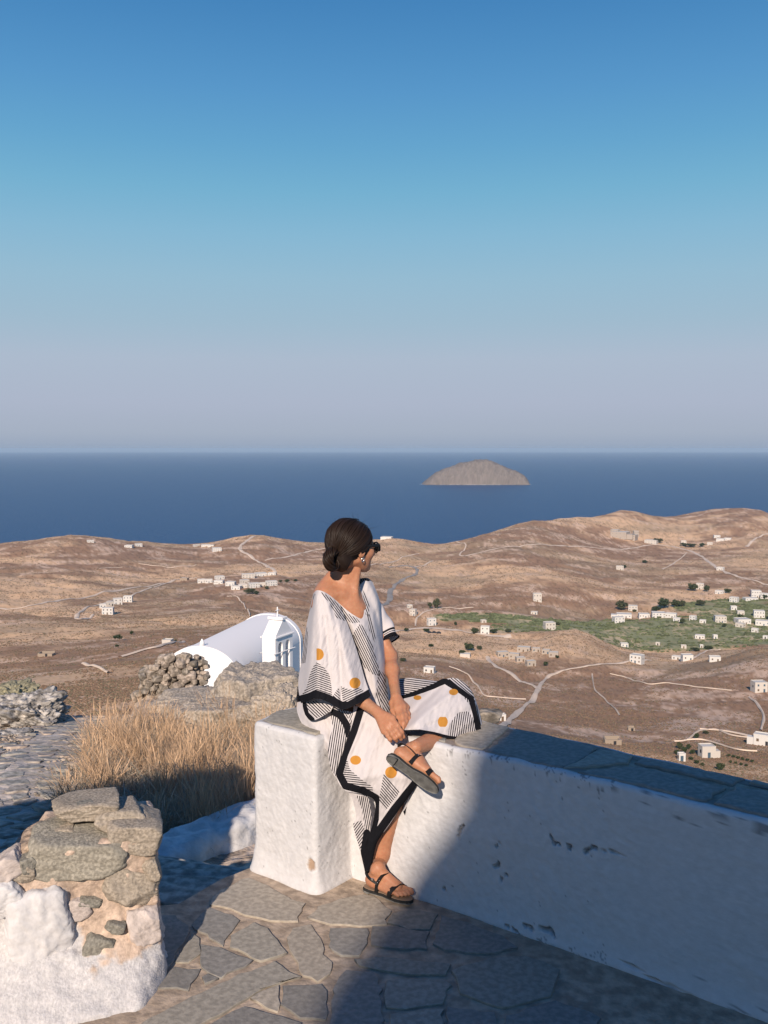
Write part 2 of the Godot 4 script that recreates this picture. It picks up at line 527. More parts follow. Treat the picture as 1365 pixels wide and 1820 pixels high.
func make_sea() -> void:
	var v := PackedVector3Array()
	var ds := [900.0, 1500.0, 2200.0, 3200.0, 5000.0, 9000.0, 18000.0, 36000.0, 60000.0]
	var na := 41
	for d in ds:
		for i in na:
			var a := lerpf(-1.0, 1.0, float(i) / (na - 1))
			v.append(Vector3(d * sin(a), SEA, -d * cos(a)))
	structure("sea", finish(v, grid_index(na, ds.size())), M.sea, "calm deep blue sea reaching to a hazy horizon")
	# the islet
	var at := on_level(845, 861, SEA)
	var right := Vector3(1, 0, 0.0)
	var nx := 150; var ny := 70
	var n := fnl(31, 0.012, 5); var n2 := fnl(32, 0.05, 3)
	var pv := PackedVector3Array(); var pc := PackedColorArray()
	var w := 100.0 / F * 5640.0
	var prof := [[-1.0, 0.0], [-0.93, 0.16], [-0.7, 0.52], [-0.45, 0.72], [-0.15, 0.93], [0.12, 1.0], [0.33, 0.93], [0.52, 0.76], [0.75, 0.55], [0.9, 0.42], [0.97, 0.22], [1.0, 0.0]]
	for j in ny:
		for i in nx:
			var s := lerpf(-1.04, 1.04, float(i) / (nx - 1))
			var tt := lerpf(-1.1, 1.1, float(j) / (ny - 1))
			var h := 0.0
			for k in prof.size() - 1:
				if s >= prof[k][0] and s <= prof[k + 1][0]: h = lerpf(prof[k][1], prof[k + 1][1], (s - prof[k][0]) / (prof[k + 1][0] - prof[k][0]))
			var across := clampf(1.0 - pow(absf(tt), 2.6), -0.2, 1.0)
			var x := at.x + s * w; var z := at.z + tt * 150.0 - 60.0
			var cliff := smoothstep(0.0, 0.22, across)
			var y := SEA - 6.0 + 156.0 * h * (0.32 * cliff + 0.68 * smoothstep(0.0, 0.9, across)) + n.get_noise_2d(x, z) * 15.0 * minf(h * 1.4, 1.0) * cliff - maxf(0.0, n2.get_noise_2d(x, z * 0.6)) * 8.0 * cliff
			pv.append(Vector3(x, y, z))
			var c := Vector3(0.17, 0.142, 0.125) * (1.0 + 0.35 * n2.get_noise_2d(x * 2.0, z * 2.0) + 0.25 * n.get_noise_2d(x * 3.0, z * 3.0))
			pc.append(Color(c.x, c.y, c.z))
	var isle := part("islet", finish(pv, grid_index(nx, ny), pc), M.land_plain, self)
	tag(isle, "steep rocky brown islet rising out of the open sea", "island", "", "structure")
	# thin broken surf along its foot
	var sv := PackedVector3Array(); var si := PackedInt32Array()
	var k := 0
	for i in 120:
		var a := PI * i / 119.0
		var e := absf(n2.get_noise_1d(i * 9.0)) * 70.0 + 16.0
		var rim := Vector3(at.x - cos(a) * w * 0.985, SEA + 1.2, at.z - 60.0 + pow(sin(a), 0.8) * 148.0)
		sv.append(rim + Vector3(0, 0, -8)); sv.append(rim + Vector3(-cos(a) * e * 0.6, 0, e))
		if i > 0 and n.get_noise_1d(i * 30.0) > -0.25:
			si.append_array(PackedInt32Array([k - 2, k, k - 1, k - 1, k, k + 1]))
		k += 2
	var surf := part("surf", finish(sv, si), material(lin(0.7, 0.72, 0.75), 0.7), self)
	tag(surf, "white surf breaking along the foot of the islet", "", "", "stuff")

# ---------------------------------------------------------------- roads, houses and trees of the valley
func zoomed(pts: Array, ox: float, oy: float, s: float) -> Array:
	return pts.map(func(p): return [ox + p[0] * s, oy + p[1] * s])
func road(called: String, label: String, px: Array, width: float, mat: Material) -> void:
	var ground := []
	for k in px.size():
		ground.append(land_hit(px[k][0], px[k][1]))
	var line := spline(ground, 14)
	var v := PackedVector3Array(); var col := PackedColorArray()
	var n := fnl(51, 0.02, 2)
	for k in line.size():
		var p: Vector3 = line[k]
		var t: Vector3 = line[min(k + 1, line.size() - 1)] - line[max(k - 1, 0)]
		t.y = 0.0
		var side := t.cross(Vector3.UP).normalized()
		var w := width * 0.82 * (0.85 + 0.5 * n.get_noise_2d(p.x, p.z))
		for s in 5:
			var q := p + side * w * (s / 4.0 - 0.5)
			var lift := 0.9 if s in [1, 2, 3] else 0.35
			v.append(Vector3(q.x, land_y(q.x, q.z) + lift, q.z))
			var c := 1.0 + 0.35 * n.get_noise_2d(q.x * 3.0, q.z * 3.0 + s * 9.0)
			col.append(Color(c, c, c))
	var o := structure(called, finish(v, grid_index(5, line.size(), true), col), mat)
	o.set_meta("label", label)
var house_meshes := {}
func unit_box() -> Mesh:
	if not house_meshes.has("box"): house_meshes.box = box(Vector3.ONE)
	return house_meshes.box
func block(called: String, size: Vector3, at: Vector3, mat: Material, parent: Node) -> MeshInstance3D:
	var o := part(called, unit_box(), mat, parent, at)
	o.scale = size
	return o
# A flat-roofed cube house: u, v of the middle of its foot and its width and height in photograph pixels.
func house(u: float, v: float, wpx: float, hpx: float, label: String, group: String, opt := {}) -> void:
	var at := land_hit(u, v)
	var d := -at.z
	wpx *= 0.9
	hpx *= 0.88
	var w := wpx / F * d
	var h := maxf(hpx / F * d, 1.5 if opt.get("plain", false) else 2.6)
	h = minf(h, w * 1.3)
	var deep: float = w * rng.randf_range(0.6, 0.9)
	if group != "":                       # look-alikes: say at least the build
		var build := "long low " if wpx > hpx * 2.3 else ("tall " if hpx > wpx * 0.68 else ("small squarish " if wpx < 14.0 else "broad "))
		label = build + label
	var o := thing(opt.get("name", "house"), label, opt.get("cat", "house"), at, group)
	o.rotation.y = opt.get("turn", rng.randf_range(-0.45, 0.45)) + atan2(-at.x, -at.z)
	var wall: Material = opt.get("mat", [M.whitewash_far, M.whitewash_far, M.cream_far][rng.randi() % 3])
	block("wall", Vector3(w, h + 2.0, deep), Vector3(0, h / 2.0 - 1.0, -deep / 2.0), wall, o)
	var rim := 0.22
	var roof := block("roof", Vector3(w - 0.4, 0.1, deep - 0.4), Vector3(0, h + 0.05, -deep / 2.0), M.roof_far, o)
	for s in [-1, 1]:
		var r1 := block("parapet", Vector3(w + 0.1, 0.45, rim), Vector3(0, h + 0.225, -deep / 2.0 + s * (deep / 2.0 - rim / 2.0 + 0.04)), wall, o)
		var r2 := block("parapet", Vector3(rim, 0.44, deep - 2.0 * rim), Vector3(s * (w / 2.0 - rim / 2.0 + 0.04), h + 0.22, -deep / 2.0), wall, o)
	if wpx >= 24.0 and not opt.get("plain", false):       # a lower or higher cube beside the first
		var side: float = [-1.0, 1.0][rng.randi() % 2]
		var h2: float = h * rng.randf_range(0.55, 0.8) if hpx < wpx * 0.7 else h * 0.6
		block("side_room", Vector3(w * 0.4, h2 + 2.0, deep * 0.7), Vector3(side * w * 0.68, h2 / 2.0 - 1.0, -deep * 0.45), wall, o)
	if opt.get("plain", false): return
	var storeys := 2 if h > 5.2 else 1
	var cols := clampi(int(w / 3.0), 1, 4)
	for st in storeys:
		for k in cols:
			var x := (k + 0.5) / cols * w - w / 2.0 + rng.randf_range(-0.2, 0.2)
			var y := (st + 0.52) * h / storeys
			if st == 0 and k == cols / 2:
				var door := block("door", Vector3(1.1, 2.1, 0.12), Vector3(x, 1.05, 0.04), M.shutter[rng.randi() % 3], o)
			else:
				var win := block("window", Vector3(1.0, 1.2, 0.1), Vector3(x, y, 0.03), M.shutter[rng.randi() % 3], o)
	for s in [-1, 1]:
		block("window", Vector3(0.1, 1.2, 1.0), Vector3(s * (w / 2.0 + 0.03), h * 0.55, -deep * rng.randf_range(0.3, 0.6)), M.shutter[rng.randi() % 3], o)
func ruin_house(u: float, v: float, wpx: float, hpx: float, label: String) -> void:
	var at := land_hit(u, v)
	var d := -at.z
	var w := wpx / F * d
	var h := hpx / F * d
	var o := thing("ruined_house", label, "ruin", at)
	var deep := w * 0.6
	block("wall", Vector3(w, h * 0.8 + 1.0, 0.6), Vector3(0, h * 0.4 - 0.5, 0), M.ruin_far, o)
	block("wall", Vector3(w * 0.9, h + 1.0, 0.6), Vector3(w * 0.05, h * 0.5 - 0.5, -deep), M.ruin_far, o)
	block("wall", Vector3(0.6, h * 0.9 + 1.0, deep - 0.6), Vector3(-w / 2.0 + 0.3, h * 0.45 - 0.5, -deep / 2.0), M.ruin_far, o)
	block("wall", Vector3(0.6, h * 0.6 + 1.0, deep - 0.6), Vector3(w / 2.0 - 0.3, h * 0.3 - 0.5, -deep / 2.0), M.ruin_far, o)
	block("doorway", Vector3(1.1, 1.8, 0.1), Vector3(w * 0.1, 0.6, 0.33), M.shutter[2], o)
# Leaf-sized faces in uneven clumps: a crown one metre across.
func crown_mesh(seed_: int, clumps: int, leaves: int, size: float) -> ArrayMesh:
	var r := RandomNumberGenerator.new()
	r.seed = seed_
	var v := PackedVector3Array(); var ix := PackedInt32Array(); var col := PackedColorArray()
	for c in clumps:
		var q := Vector3(r.randfn(), r.randfn() * 0.8, r.randfn()).normalized() * r.randf_range(0.12, 0.36)
		q.y *= 0.85
		var rad := r.randf_range(0.1, 0.19)
		var tint := r.randf_range(0.75, 1.25)
		for k in leaves:
			var n := Vector3(r.randfn(), r.randfn(), r.randfn()).normalized()
			var p := q + n * rad * pow(r.randf(), 0.35)
			var a := (n + Vector3(r.randfn(), r.randfn(), r.randfn()) * 0.5).normalized()
			var b := a.cross(Vector3(r.randfn(), r.randfn(), r.randfn())).normalized() * size * r.randf_range(0.6, 1.4)
			var e := a.cross(b) * 0.7
			var i0 := v.size()
			v.append_array(PackedVector3Array([p - b, p + e, p + b]))
			var t := tint * r.randf_range(0.8, 1.2)
			for s in 3: col.append(Color(t, t, t))
			ix.append_array(PackedInt32Array([i0, i0 + 1, i0 + 2]))
	return finish(v, ix, col)
var crowns := []
var trunk_mesh: Mesh
func tree(u: float, v: float, wpx: float, hpx: float, label: String, group: String, called := "tree") -> void:
	if crowns.is_empty():
		for k in 4: crowns.append(crown_mesh(60 + k, 30, 22, 0.1))
		trunk_mesh = tube([Vector3.ZERO, Vector3(0.02, 0.5, 0.01), Vector3(-0.03, 1.0, 0.03)], [0.07, 0.05, 0.03], 6)
	var at := land_hit(u, v)
	var d := -at.z
	var w := wpx / F * d; var h := hpx / F * d
	label = ("small " if wpx < 9.0 else ("broad " if wpx > hpx * 1.25 else ("tall " if hpx > wpx * 1.1 else "round "))) + label
	var o := thing(called, label, "tree" if called == "tree" else "bush", at, group)
	var t := part("trunk", trunk_mesh, M.bark, o, Vector3(0, -0.3, 0))
	t.scale = Vector3(h * 0.5, h * 0.6, h * 0.5)
	var c := part("crown", crowns[rng.randi() % 4], M.leaf[rng.randi() % 3], o, Vector3(0, h * 0.54, 0))
	c.scale = Vector3(w, h * 0.98, w * 0.95) * 1.08
	c.rotation.y = rng.randf() * TAU
func make_far_things() -> void:
	var z1 := [660.0, 1000.0, 0.5165]
	var z8 := [660.0, 780.0, 0.5165]
	var zl := [100.0, 930.0, 0.3077]
	var z7 := [0.0, 920.0, 0.4103]
	var dirt := "pale dirt road winding across the brown hillside"
	road("dirt_road", "pale dirt road climbing from the left hillside towards the white row houses", [[-60, 1086], [0, 1082], [60, 1076], [150, 1063], [230, 1046], [310, 1031], [350, 1027]], 7.0, M.dirt)
	road("dirt_road", "pale dirt track looping down to the small white hillside hamlet", [[305, 1032], [250, 1052], [190, 1071], [150, 1083], [137, 1094], [140, 1101], [165, 1093]], 5.0, M.dirt)
	road("dirt_road", "pale dirt road running over the round hill above the sea", [[452, 953], [430, 968], [428, 978], [448, 991], [470, 1003], [490, 1019]], 9.0, M.dirt)
	road("dirt_road", "pale dirt road crossing behind the hamlet towards the shore", [[470, 997], [510, 990], [560, 978], [610, 972]], 8.0, M.dirt)
	road("dirt_road", "thin pale track beside the lone long shed", zoomed([[520, 607], [620, 577], [700, 556], [795, 540]], z7[0], z7[1], z7[2]), 3.5, M.dirt)
	road("dirt_road", "pale dirt road rising behind the paved bend to the coast", [[640, 1012], [680, 1002], [715, 990], [745, 984]], 4.2, M.dirt)
	road("paved_road", "grey paved road bending down the slope behind the woman", [[668, 1085], [692, 1068], [694, 1050], [712, 1034], [737, 1022], [740, 1011], [722, 1006], [690, 1009]], 9.0, M.asphalt)
	road("dirt_road", "short pale branch of the paved bend", [[735, 1009], [770, 997]], 5.0, M.dirt)
	road("dirt_road", "zigzag pale track on the ridge above the notch of sea", [[812, 963], [828, 969], [817, 986], [826, 988]], 4.2, M.dirt)
	road("dirt_road", "long pale dirt road along the far ridge to the green valley", zoomed([[320, 405], [400, 385], [500, 371], [600, 365], [700, 370], [820, 380], [930, 370], [1000, 366], [1075, 380], [1130, 402], [1200, 450], [1280, 480], [1400, 508]], z8[0], z8[1], z8[2]), 9.0, M.dirt)
	road("dirt_road", "short pale branch below the far ridge road", zoomed([[1085, 392], [1040, 430], [1000, 450]], z8[0], z8[1], z8[2]), 4.2, M.dirt)
	road("dirt_road", "pale dirt road to the quarry on the far hill", zoomed([[1290, 372], [1310, 352], [1345, 332], [1400, 322]], z8[0], z8[1], z8[2]), 9.0, M.dirt)
	road("dirt_road", "pale dirt road coming down from the row of stone houses to the fork", zoomed([[400, 325], [430, 360], [490, 390], [540, 418], [575, 435]], z1[0], z1[1], z1[2]), 4.2, M.dirt)
	road("dirt_road", "pale dirt road from the fork to the white cube house", zoomed([[575, 435], [600, 402], [650, 376], [720, 362], [800, 351], [880, 342], [960, 338]], z1[0], z1[1], z1[2]), 4.2, M.dirt)
	road("dirt_road", "pale dirt road from the fork down behind the wall", zoomed([[575, 435], [562, 460], [520, 503], [470, 552], [440, 590]], z1[0], z1[1], z1[2]), 4.2, M.dirt)
	road("dirt_road", "pale dirt road along the edge of the green fields", zoomed([[1060, 338], [1110, 328], [1150, 306], [1200, 300]], z1[0], z1[1], z1[2]), 4.2, M.dirt)
	road("paved_road", "pale paved parking strip at the valley bottom", zoomed([[70, 238], [150, 228], [250, 230], [330, 241], [440, 256], [480, 252]], z1[0], z1[1], z1[2]), 11.0, M.dirt)
	road("dirt_road", "thin pale track curving round the brown knoll", zoomed([[152, 220], [155, 195], [180, 172], [250, 157], [350, 155]], z1[0], z1[1], z1[2]), 3.5, M.dirt)
	road("dirt_road", "thin pale footpath above the woman's knee", zoomed([[270, 360], [320, 380], [360, 420], [392, 460], [460, 468], [530, 472]], z1[0], z1[1], z1[2]), 2.0, M.dirt)
	road("dirt_road", "thin pale path climbing to the lower right house", zoomed([[1300, 465], [1330, 490], [1350, 530], [1340, 580]], z1[0], z1[1], z1[2]), 2.2, M.dirt)
	road("dirt_road", "low pale terrace track above the orchard", zoomed([[1130, 575], [1200, 580], [1260, 590], [1310, 602]], z1[0], z1[1], z1[2]), 2.2, M.dirt)
	road("dirt_road", "thin pale goat path on the brown lower hill", zoomed([[760, 385], [770, 440], [810, 480], [855, 530]], z1[0], z1[1], z1[2]), 1.3, M.dirt)
	for a in [[[[420, 565], [520, 590], [640, 625], [760, 620], [880, 635], [1000, 650], [1150, 665]], "thin pale track across the brown lower hill below the saddle"], [[[800, 972], [880, 962], [960, 906], [1050, 900], [1150, 935], [1290, 952]], "pale terrace edge curving above the orchard trees"], [[[860, 965], [1000, 968], [1180, 1020], [1300, 1032]], "pale terrace edge between orchard rows"]]:
		road("goat_track", a[1], zoomed(a[0], 960.0, 1031.0, 0.2967), 1.3, M.dirt)
	for a in [[[[360, 635], [420, 650], [470, 676]], "short pale goat track on the near left slope"], [[[985, 342], [1040, 362], [1075, 400], [1082, 432]], "pale goat track below the long white row"], [[[600, 200], [680, 210], [760, 215], [850, 205]], "pale bare strip on the upper left hillside"], [[[430, 222], [480, 218], [530, 216]], "short bare strip above the hillside hamlet"]]:
		road("goat_track", a[1], zoomed(a[0], z7[0], z7[1], z7[2]), 2.2, M.dirt)
	# houses: [x, y of the foot, width, height] read off four enlargements of the photograph
	var village := "white cube house among the green fields of the valley village"
	for a in [[940, 190, 40, 14], [990, 190, 50, 18], [1030, 190, 40, 16], [1050, 203, 26, 12], [1104, 200, 24, 18], [1140, 208, 24, 10], [1203, 207, 42, 24], [1245, 136, 30, 18], [1248, 163, 22, 14], [1272, 180, 26, 14],
		[1335, 190, 40, 26], [1285, 212, 50, 18], [1345, 217, 50, 18], [1318, 240, 24, 14], [1325, 120, 36, 26], [1352, 125, 28, 20], [1310, 132, 50, 10], [1130, 262, 36, 12], [1185, 262, 16, 14], [985, 285, 16, 8], [1075, 295, 20, 10], [1137, 293, 12, 10],
		[1385, 200, 40, 24], [1400, 150, 40, 20], [1355, 262, 18, 10], [1265, 222, 30, 14], [870, 190, 56, 13], [560, 178, 25, 8]]:
		house(z1[0] + a[0] * z1[2], z1[1] + a[1] * z1[2], a[2] * z1[2], a[3] * z1[2], village, "valley village houses")
	for a in [[141, 183, 24, 24, "tall narrow white house by the track round the brown knoll"], [133, 157, 20, 12, "small white outbuilding above the tall narrow house"], [210, 217, 32, 27, "white cube house standing over the parking strip"],
		[388, 207, 20, 8, "tiny white hut on the edge of the brown knoll"], [391, 247, 34, 30, "white house wrapped in dark bushes beside the parking strip"], [617, 232, 40, 28, "white two storey cube on the edge of the green fields"],
		[572, 135, 32, 32, "white farmhouse alone on the terraced hill slope"], [855, 208, 40, 22, "white block house in front of the long village row"], [900, 167, 35, 20, "white house with a broad gable under dark trees"],
		[872, 290, 28, 12, "low white house at the foot of the brown mound by the fields"], [908, 346, 46, 30, "white cube house alone where the fork road ends"], [1048, 334, 34, 12, "low white house on the saddle below the fields"],
		[1090, 337, 40, 20, "cream house with a stone yard on the saddle"], [1183, 341, 42, 18, "pale house alone on the saddle track"], [197, 380, 40, 20, "white farmhouse with a yard above the woman's knee"],
		[452, 545, 26, 16, "small white hut beside the road down behind the wall"], [1070, 684, 26, 16, "small white shed in the orchard"], [1162, 672, 54, 42, "white stepped house in the orchard behind the wall"],
		[1342, 447, 50, 38, "white two storey house on the lower right slope"], [1345, 630, 66, 40, "white block house below the thin path"], [1195, 108, 30, 12, "low white house between dark round trees"],
		[1130, 92, 28, 22, "white house half hidden by two dark trees"], [1198, 27, 24, 12, "small white house on the far ridge road"], [855, 25, 28, 14, "small white house on the far slope above the terraced farm"]]:
		house(z1[0] + a[0] * z1[2], z1[1] + a[1] * z1[2], a[2] * z1[2], a[3] * z1[2], a[4], "")
	for a in [[455, 326, 45, 20], [490, 332, 40, 20], [523, 308, 50, 18], [567, 308, 30, 14], [600, 315, 30, 16], [627, 326, 36, 18], [516, 342, 36, 16], [552, 357, 36, 20]]:
		house(z1[0] + a[0] * z1[2], z1[1] + a[1] * z1[2], a[2] * z1[2], a[3] * z1[2], "grey stone house in the stepped row above the fork", "grey stone row houses", {"mat": M.grey_far})
	house(z1[0] + 322 * z1[2], z1[1] + 326 * z1[2], 20, 6, "low pale shed beside the green thicket", "", {"plain": true, "name": "shed", "cat": "shed"})
	for a in [[850, 342, 60, 24], [885, 347, 50, 18], [835, 332, 30, 22], [912, 340, 20, 30]]:
		house(z8[0] + a[0] * z8[2], z8[1] + a[1] * z8[2], a[2] * z8[2], a[3] * z8[2], "pale works building on the quarried far hill", "works on the far hill", {"mat": M.grey_far, "name": "works_building", "cat": "building"})
	for a in [[960, 361, 46, 14], [1075, 361, 20, 12], [1165, 366, 20, 10], [1200, 352, 30, 9], [1225, 350, 26, 9], [1190, 340, 24, 8]]:
		house(z8[0] + a[0] * z8[2], z8[1] + a[1] * z8[2], a[2] * z8[2], a[3] * z8[2], "white house on the far ridge beside the works", "far ridge houses")
	house(z8[0] + 50 * z8[2], z8[1] + 345 * z8[2], 22, 4, "long low white house on the crest above the sea", "", {"plain": true})
	for a in [[295, 528, 70, 42], [270, 490, 40, 24], [315, 478, 40, 24], [358, 470, 52, 38], [412, 456, 56, 38]]:
		house(zl[0] + a[0] * zl[2], zl[1] + a[1] * zl[2], a[2] * zl[2], a[3] * zl[2], "white cube house of the hillside hamlet at the loop of the track", "hillside hamlet houses")
	for a in [[840, 345, 50, 22], [882, 345, 45, 22], [935, 353, 60, 24], [950, 323, 54, 18], [1003, 363, 60, 26], [1035, 385, 60, 22], [1078, 376, 60, 24], [1095, 348, 50, 22], [1110, 318, 80, 26], [1150, 373, 66, 28], [1192, 366, 40, 24], [1250, 362, 66, 30], [1190, 308, 70, 20], [1245, 300, 50, 14]]:
		house(zl[0] + a[0] * zl[2], zl[1] + a[1] * zl[2], a[2] * zl[2], a[3] * zl[2], "white cube house in the long row on the brown plateau", "plateau row houses")
	house(zl[0] + 735 * zl[2], zl[1] + 331 * zl[2], 50 * zl[2], 15 * zl[2], "dark open stone shed where the dirt road ends", "", {"mat": M.ruin_far, "plain": true, "name": "shed", "cat": "shed"})
	for a in [[200, 112, 40, 14], [415, 141, 50, 14], [480, 134, 40, 16], [815, 134, 40, 11], [860, 136, 50, 12], [892, 136, 40, 11]]:
		house(zl[0] + a[0] * zl[2], zl[1] + a[1] * zl[2], a[2] * zl[2], a[3] * zl[2], "white house on the crest just above the sea", "crest houses")
	house(zl[0] + 930 * zl[2], zl[1] + 163 * zl[2], 56 * zl[2], 22 * zl[2], "white double house at the foot of the round hill", "")
	house(z7[0] + 720 * z7[2], z7[1] + 546 * z7[2], 45 * z7[2], 12 * z7[2], "long white shed beside the thin track", "", {"plain": true, "name": "shed", "cat": "shed"})
	ruin_house(z7[0] + 195 * z7[2], z7[1] + 602 * z7[2], 26, 7, "roofless low stone ruin on the near left slope")
	ruin_house(z1[0] + 832 * z1[2], z1[1] + 626 * z1[2], 30, 11, "roofless pale ruin on the slope just above the wall")
	ruin_house(z1[0] + 895 * z1[2], z1[1] + 580 * z1[2], 12, 8, "small tumbled stone hut above the roofless ruin")
	# trees
	for a in [[225, 160, 34, 42], [202, 158, 20, 24], [860, 163, 50, 36], [1005, 158, 54, 40], [1045, 155, 40, 32], [1070, 153, 24, 28], [1132, 149, 32, 24], [980, 166, 40, 18], [1105, 97, 44, 28], [1152, 100, 26, 26], [1225, 105, 26, 18], [1355, 125, 20, 18]]:
		tree(z1[0] + a[0] * z1[2], z1[1] + a[1] * z1[2], a[2] * z1[2], a[3] * z1[2], "dark tree at the upper edge of the valley village", "dark valley trees")
	for a in [[355, 246, 34, 24], [420, 244, 34, 18], [290, 216, 12, 16], [1070, 211, 24, 22], [1215, 222, 20, 14], [1160, 300, 40, 16], [1115, 305, 40, 14], [1270, 190, 22, 14], [905, 170, 16, 10], [470, 240, 30, 14]]:
		tree(z1[0] + a[0] * z1[2], z1[1] + a[1] * z1[2], a[2] * z1[2], a[3] * z1[2], "dark bushy tree between houses on the valley floor", "valley floor trees")
	for a in [[1200, 714, 38, 28], [1120, 692, 24, 14], [1060, 642, 26, 28], [1076, 657, 24, 26], [1092, 642, 20, 20], [1120, 606, 22, 22], [1105, 660, 20, 20], [1130, 642, 18, 18], [1180, 636, 16, 16], [1150, 590, 26, 14], [1052, 662, 22, 20], [1140, 700, 20, 14], [1100, 680, 18, 14],
		[1230, 668, 15, 12], [1246, 672, 15, 12], [1262, 676, 15, 12], [1278, 680, 15, 12], [1294, 684, 15, 12], [1310, 688, 15, 12], [1236, 690, 14, 11], [1254, 694, 14, 11], [1272, 698, 14, 11], [1290, 702, 14, 11]]:
		tree(z1[0] + a[0] * z1[2], z1[1] + a[1] * z1[2], a[2] * z1[2], a[3] * z1[2], "olive tree in the orchard round the stepped white house", "orchard trees")
	for a in [[335, 302, 44, 28], [312, 318, 28, 20], [372, 299, 24, 16], [600, 356, 20, 18], [640, 330, 16, 12], [190, 240, 24, 16], [120, 236, 24, 12], [110, 340, 30, 14], [205, 290, 22, 12], [640, 215, 20, 12]]:
		tree(z1[0] + a[0] * z1[2], z1[1] + a[1] * z1[2], a[2] * z1[2], a[3] * z1[2], "green thicket on the tawny ground near the parking strip", "parking strip thickets", "bush")
	for a in [[510, 529, 44, 24], [570, 507, 20, 18], [507, 563, 20, 16], [1085, 331, 54, 28], [1110, 333, 30, 18], [1155, 311, 22, 16], [1245, 281, 26, 16], [1215, 282, 16, 14], [1280, 276, 22, 11], [760, 535, 18, 8]]:
		tree(z7[0] + a[0] * z7[2], z7[1] + a[1] * z7[2], a[2] * z7[2], a[3] * z7[2], "dark green bush on the left brown hillside", "left hillside bushes", "bush")
	for a in [[985, 358, 40, 18], [1075, 370, 26, 14], [1100, 372, 40, 14], [1138, 372, 24, 16], [940, 428, 20, 12], [870, 445, 20, 14]]:
		tree(z8[0] + a[0] * z8[2], z8[1] + a[1] * z8[2], a[2] * z8[2], a[3] * z8[2], "dark bushy tree on the far ridge near the works", "far ridge trees")
	# parked cars at the strip, no more than specks
	for a in [[200, 244], [216, 244], [232, 245]]:
		var at := land_hit(z1[0] + a[0] * z1[2], z1[1] + a[1] * z1[2])
		var car := thing("parked_car", "dark car parked on the valley bottom strip", "car", at, "cars on the strip")
		block("body", Vector3(4.3, 0.8, 1.8), Vector3(0, 1.4, 0), M.shutter[2], car)
		block("cabin", Vector3(2.3, 0.6, 1.6), Vector3(-0.1, 2.1, 0), M.shutter[2], car)
	scatter_scrub()
# Low cushions of thorny scrub all over the slopes, reeds and hedges on the valley floor.
func scatter_scrub() -> void:
	var v := PackedVector3Array([Vector3(0, 0.62, 0), Vector3(0.5, 0.2, 0.1), Vector3(0.12, 0.25, 0.52), Vector3(-0.48, 0.18, 0.14), Vector3(-0.2, 0.28, -0.46), Vector3(0.3, 0.24, -0.42),
		Vector3(0.4, -0.3, 0.05), Vector3(0.1, -0.3, 0.4), Vector3(-0.4, -0.3, 0.1), Vector3(-0.15, -0.3, -0.4), Vector3(0.25, -0.3, -0.35)])
	var ix := PackedInt32Array()
	for k in 5:
		var a := 1 + k; var b := 1 + (k + 1) % 5
		ix.append_array(PackedInt32Array([0, a, b, a, a + 5, b, b, a + 5, b + 5]))
	var m := finish(v, ix, PackedColorArray(), PackedVector2Array(), true)
	var den := fnl(71, 0.006, 3); var den2 := fnl(72, 0.04, 2)
	var r := RandomNumberGenerator.new()
	r.seed = 77
	var xf := []; var cols := []; var xg := []; var cg := []
	while xf.size() < 150000:
		var a := r.randf_range(-0.46, 0.46)
		var d := 190.0 * pow(2400.0 / 190.0, pow(r.randf(), 1.25))
		var x := d * sin(a); var z := -d * cos(a)
		if den.get_noise_2d(x, z) + den2.get_noise_2d(x, z) * 0.8 < r.randf_range(-0.45, 0.5): continue
		var y := land_y(x, z)
		if y < SEA + 3.0 or field_at(x, z) > 0.3: continue
		var s := r.randf_range(0.45, 1.05) * (0.6 + d / 1300.0)
		xf.append(Transform3D(Basis(Vector3.UP, r.randf() * TAU).scaled(Vector3(s, s * r.randf_range(0.45, 0.8), s)), Vector3(x, y, z)))
		var t := r.randf_range(0.7, 1.25)
		var c := Color(0.2 * t, 0.13 * t, 0.085 * t) if r.randf() < 0.8 else Color(0.13 * t, 0.115 * t, 0.07 * t)
		cols.append(c)
	while xg.size() < 6500:
		var e = fields[r.randi() % 3]
		var q: Vector2 = e[0] + Vector2(r.randf_range(-1, 1) * e[1], r.randf_range(-1, 1) * e[2]).rotated(e[3])
		var f := field_at(q.x, q.y)
		if f < 0.35 or den2.get_noise_2d(q.x * 0.6, q.y * 1.6) < r.randf_range(-0.05, 0.3): continue
		var s := r.randf_range(1.6, 4.2)
		xg.append(Transform3D(Basis(Vector3.UP, r.randf() * TAU).scaled(Vector3(s * 1.3, s * r.randf_range(0.5, 0.9), s)), Vector3(q.x, land_y(q.x, q.y), q.y)))
		var t := r.randf_range(0.6, 1.3)
		cg.append(Color(0.11 * t, 0.125 * t, 0.062 * t))
	for g in [["scrub", xf, cols, "low brown thorny scrub dotted over the hillsides"], ["field_shrubs", xg, cg, "green reeds and hedges filling the valley fields"]]:
		var mm := MultiMesh.new()
		mm.transform_format = MultiMesh.TRANSFORM_3D
		mm.use_colors = true
		mm.mesh = m
		mm.instance_count = g[1].size()
		for k in g[1].size():
			mm.set_instance_transform(k, g[1][k])
			mm.set_instance_color(k, g[2][k])
		var o := MultiMeshInstance3D.new()
		o.name = g[0]
		o.multimesh = mm
		o.material_override = M.scrub
		add_child(o)
		tag(o, g[3], "vegetation", "", "stuff")

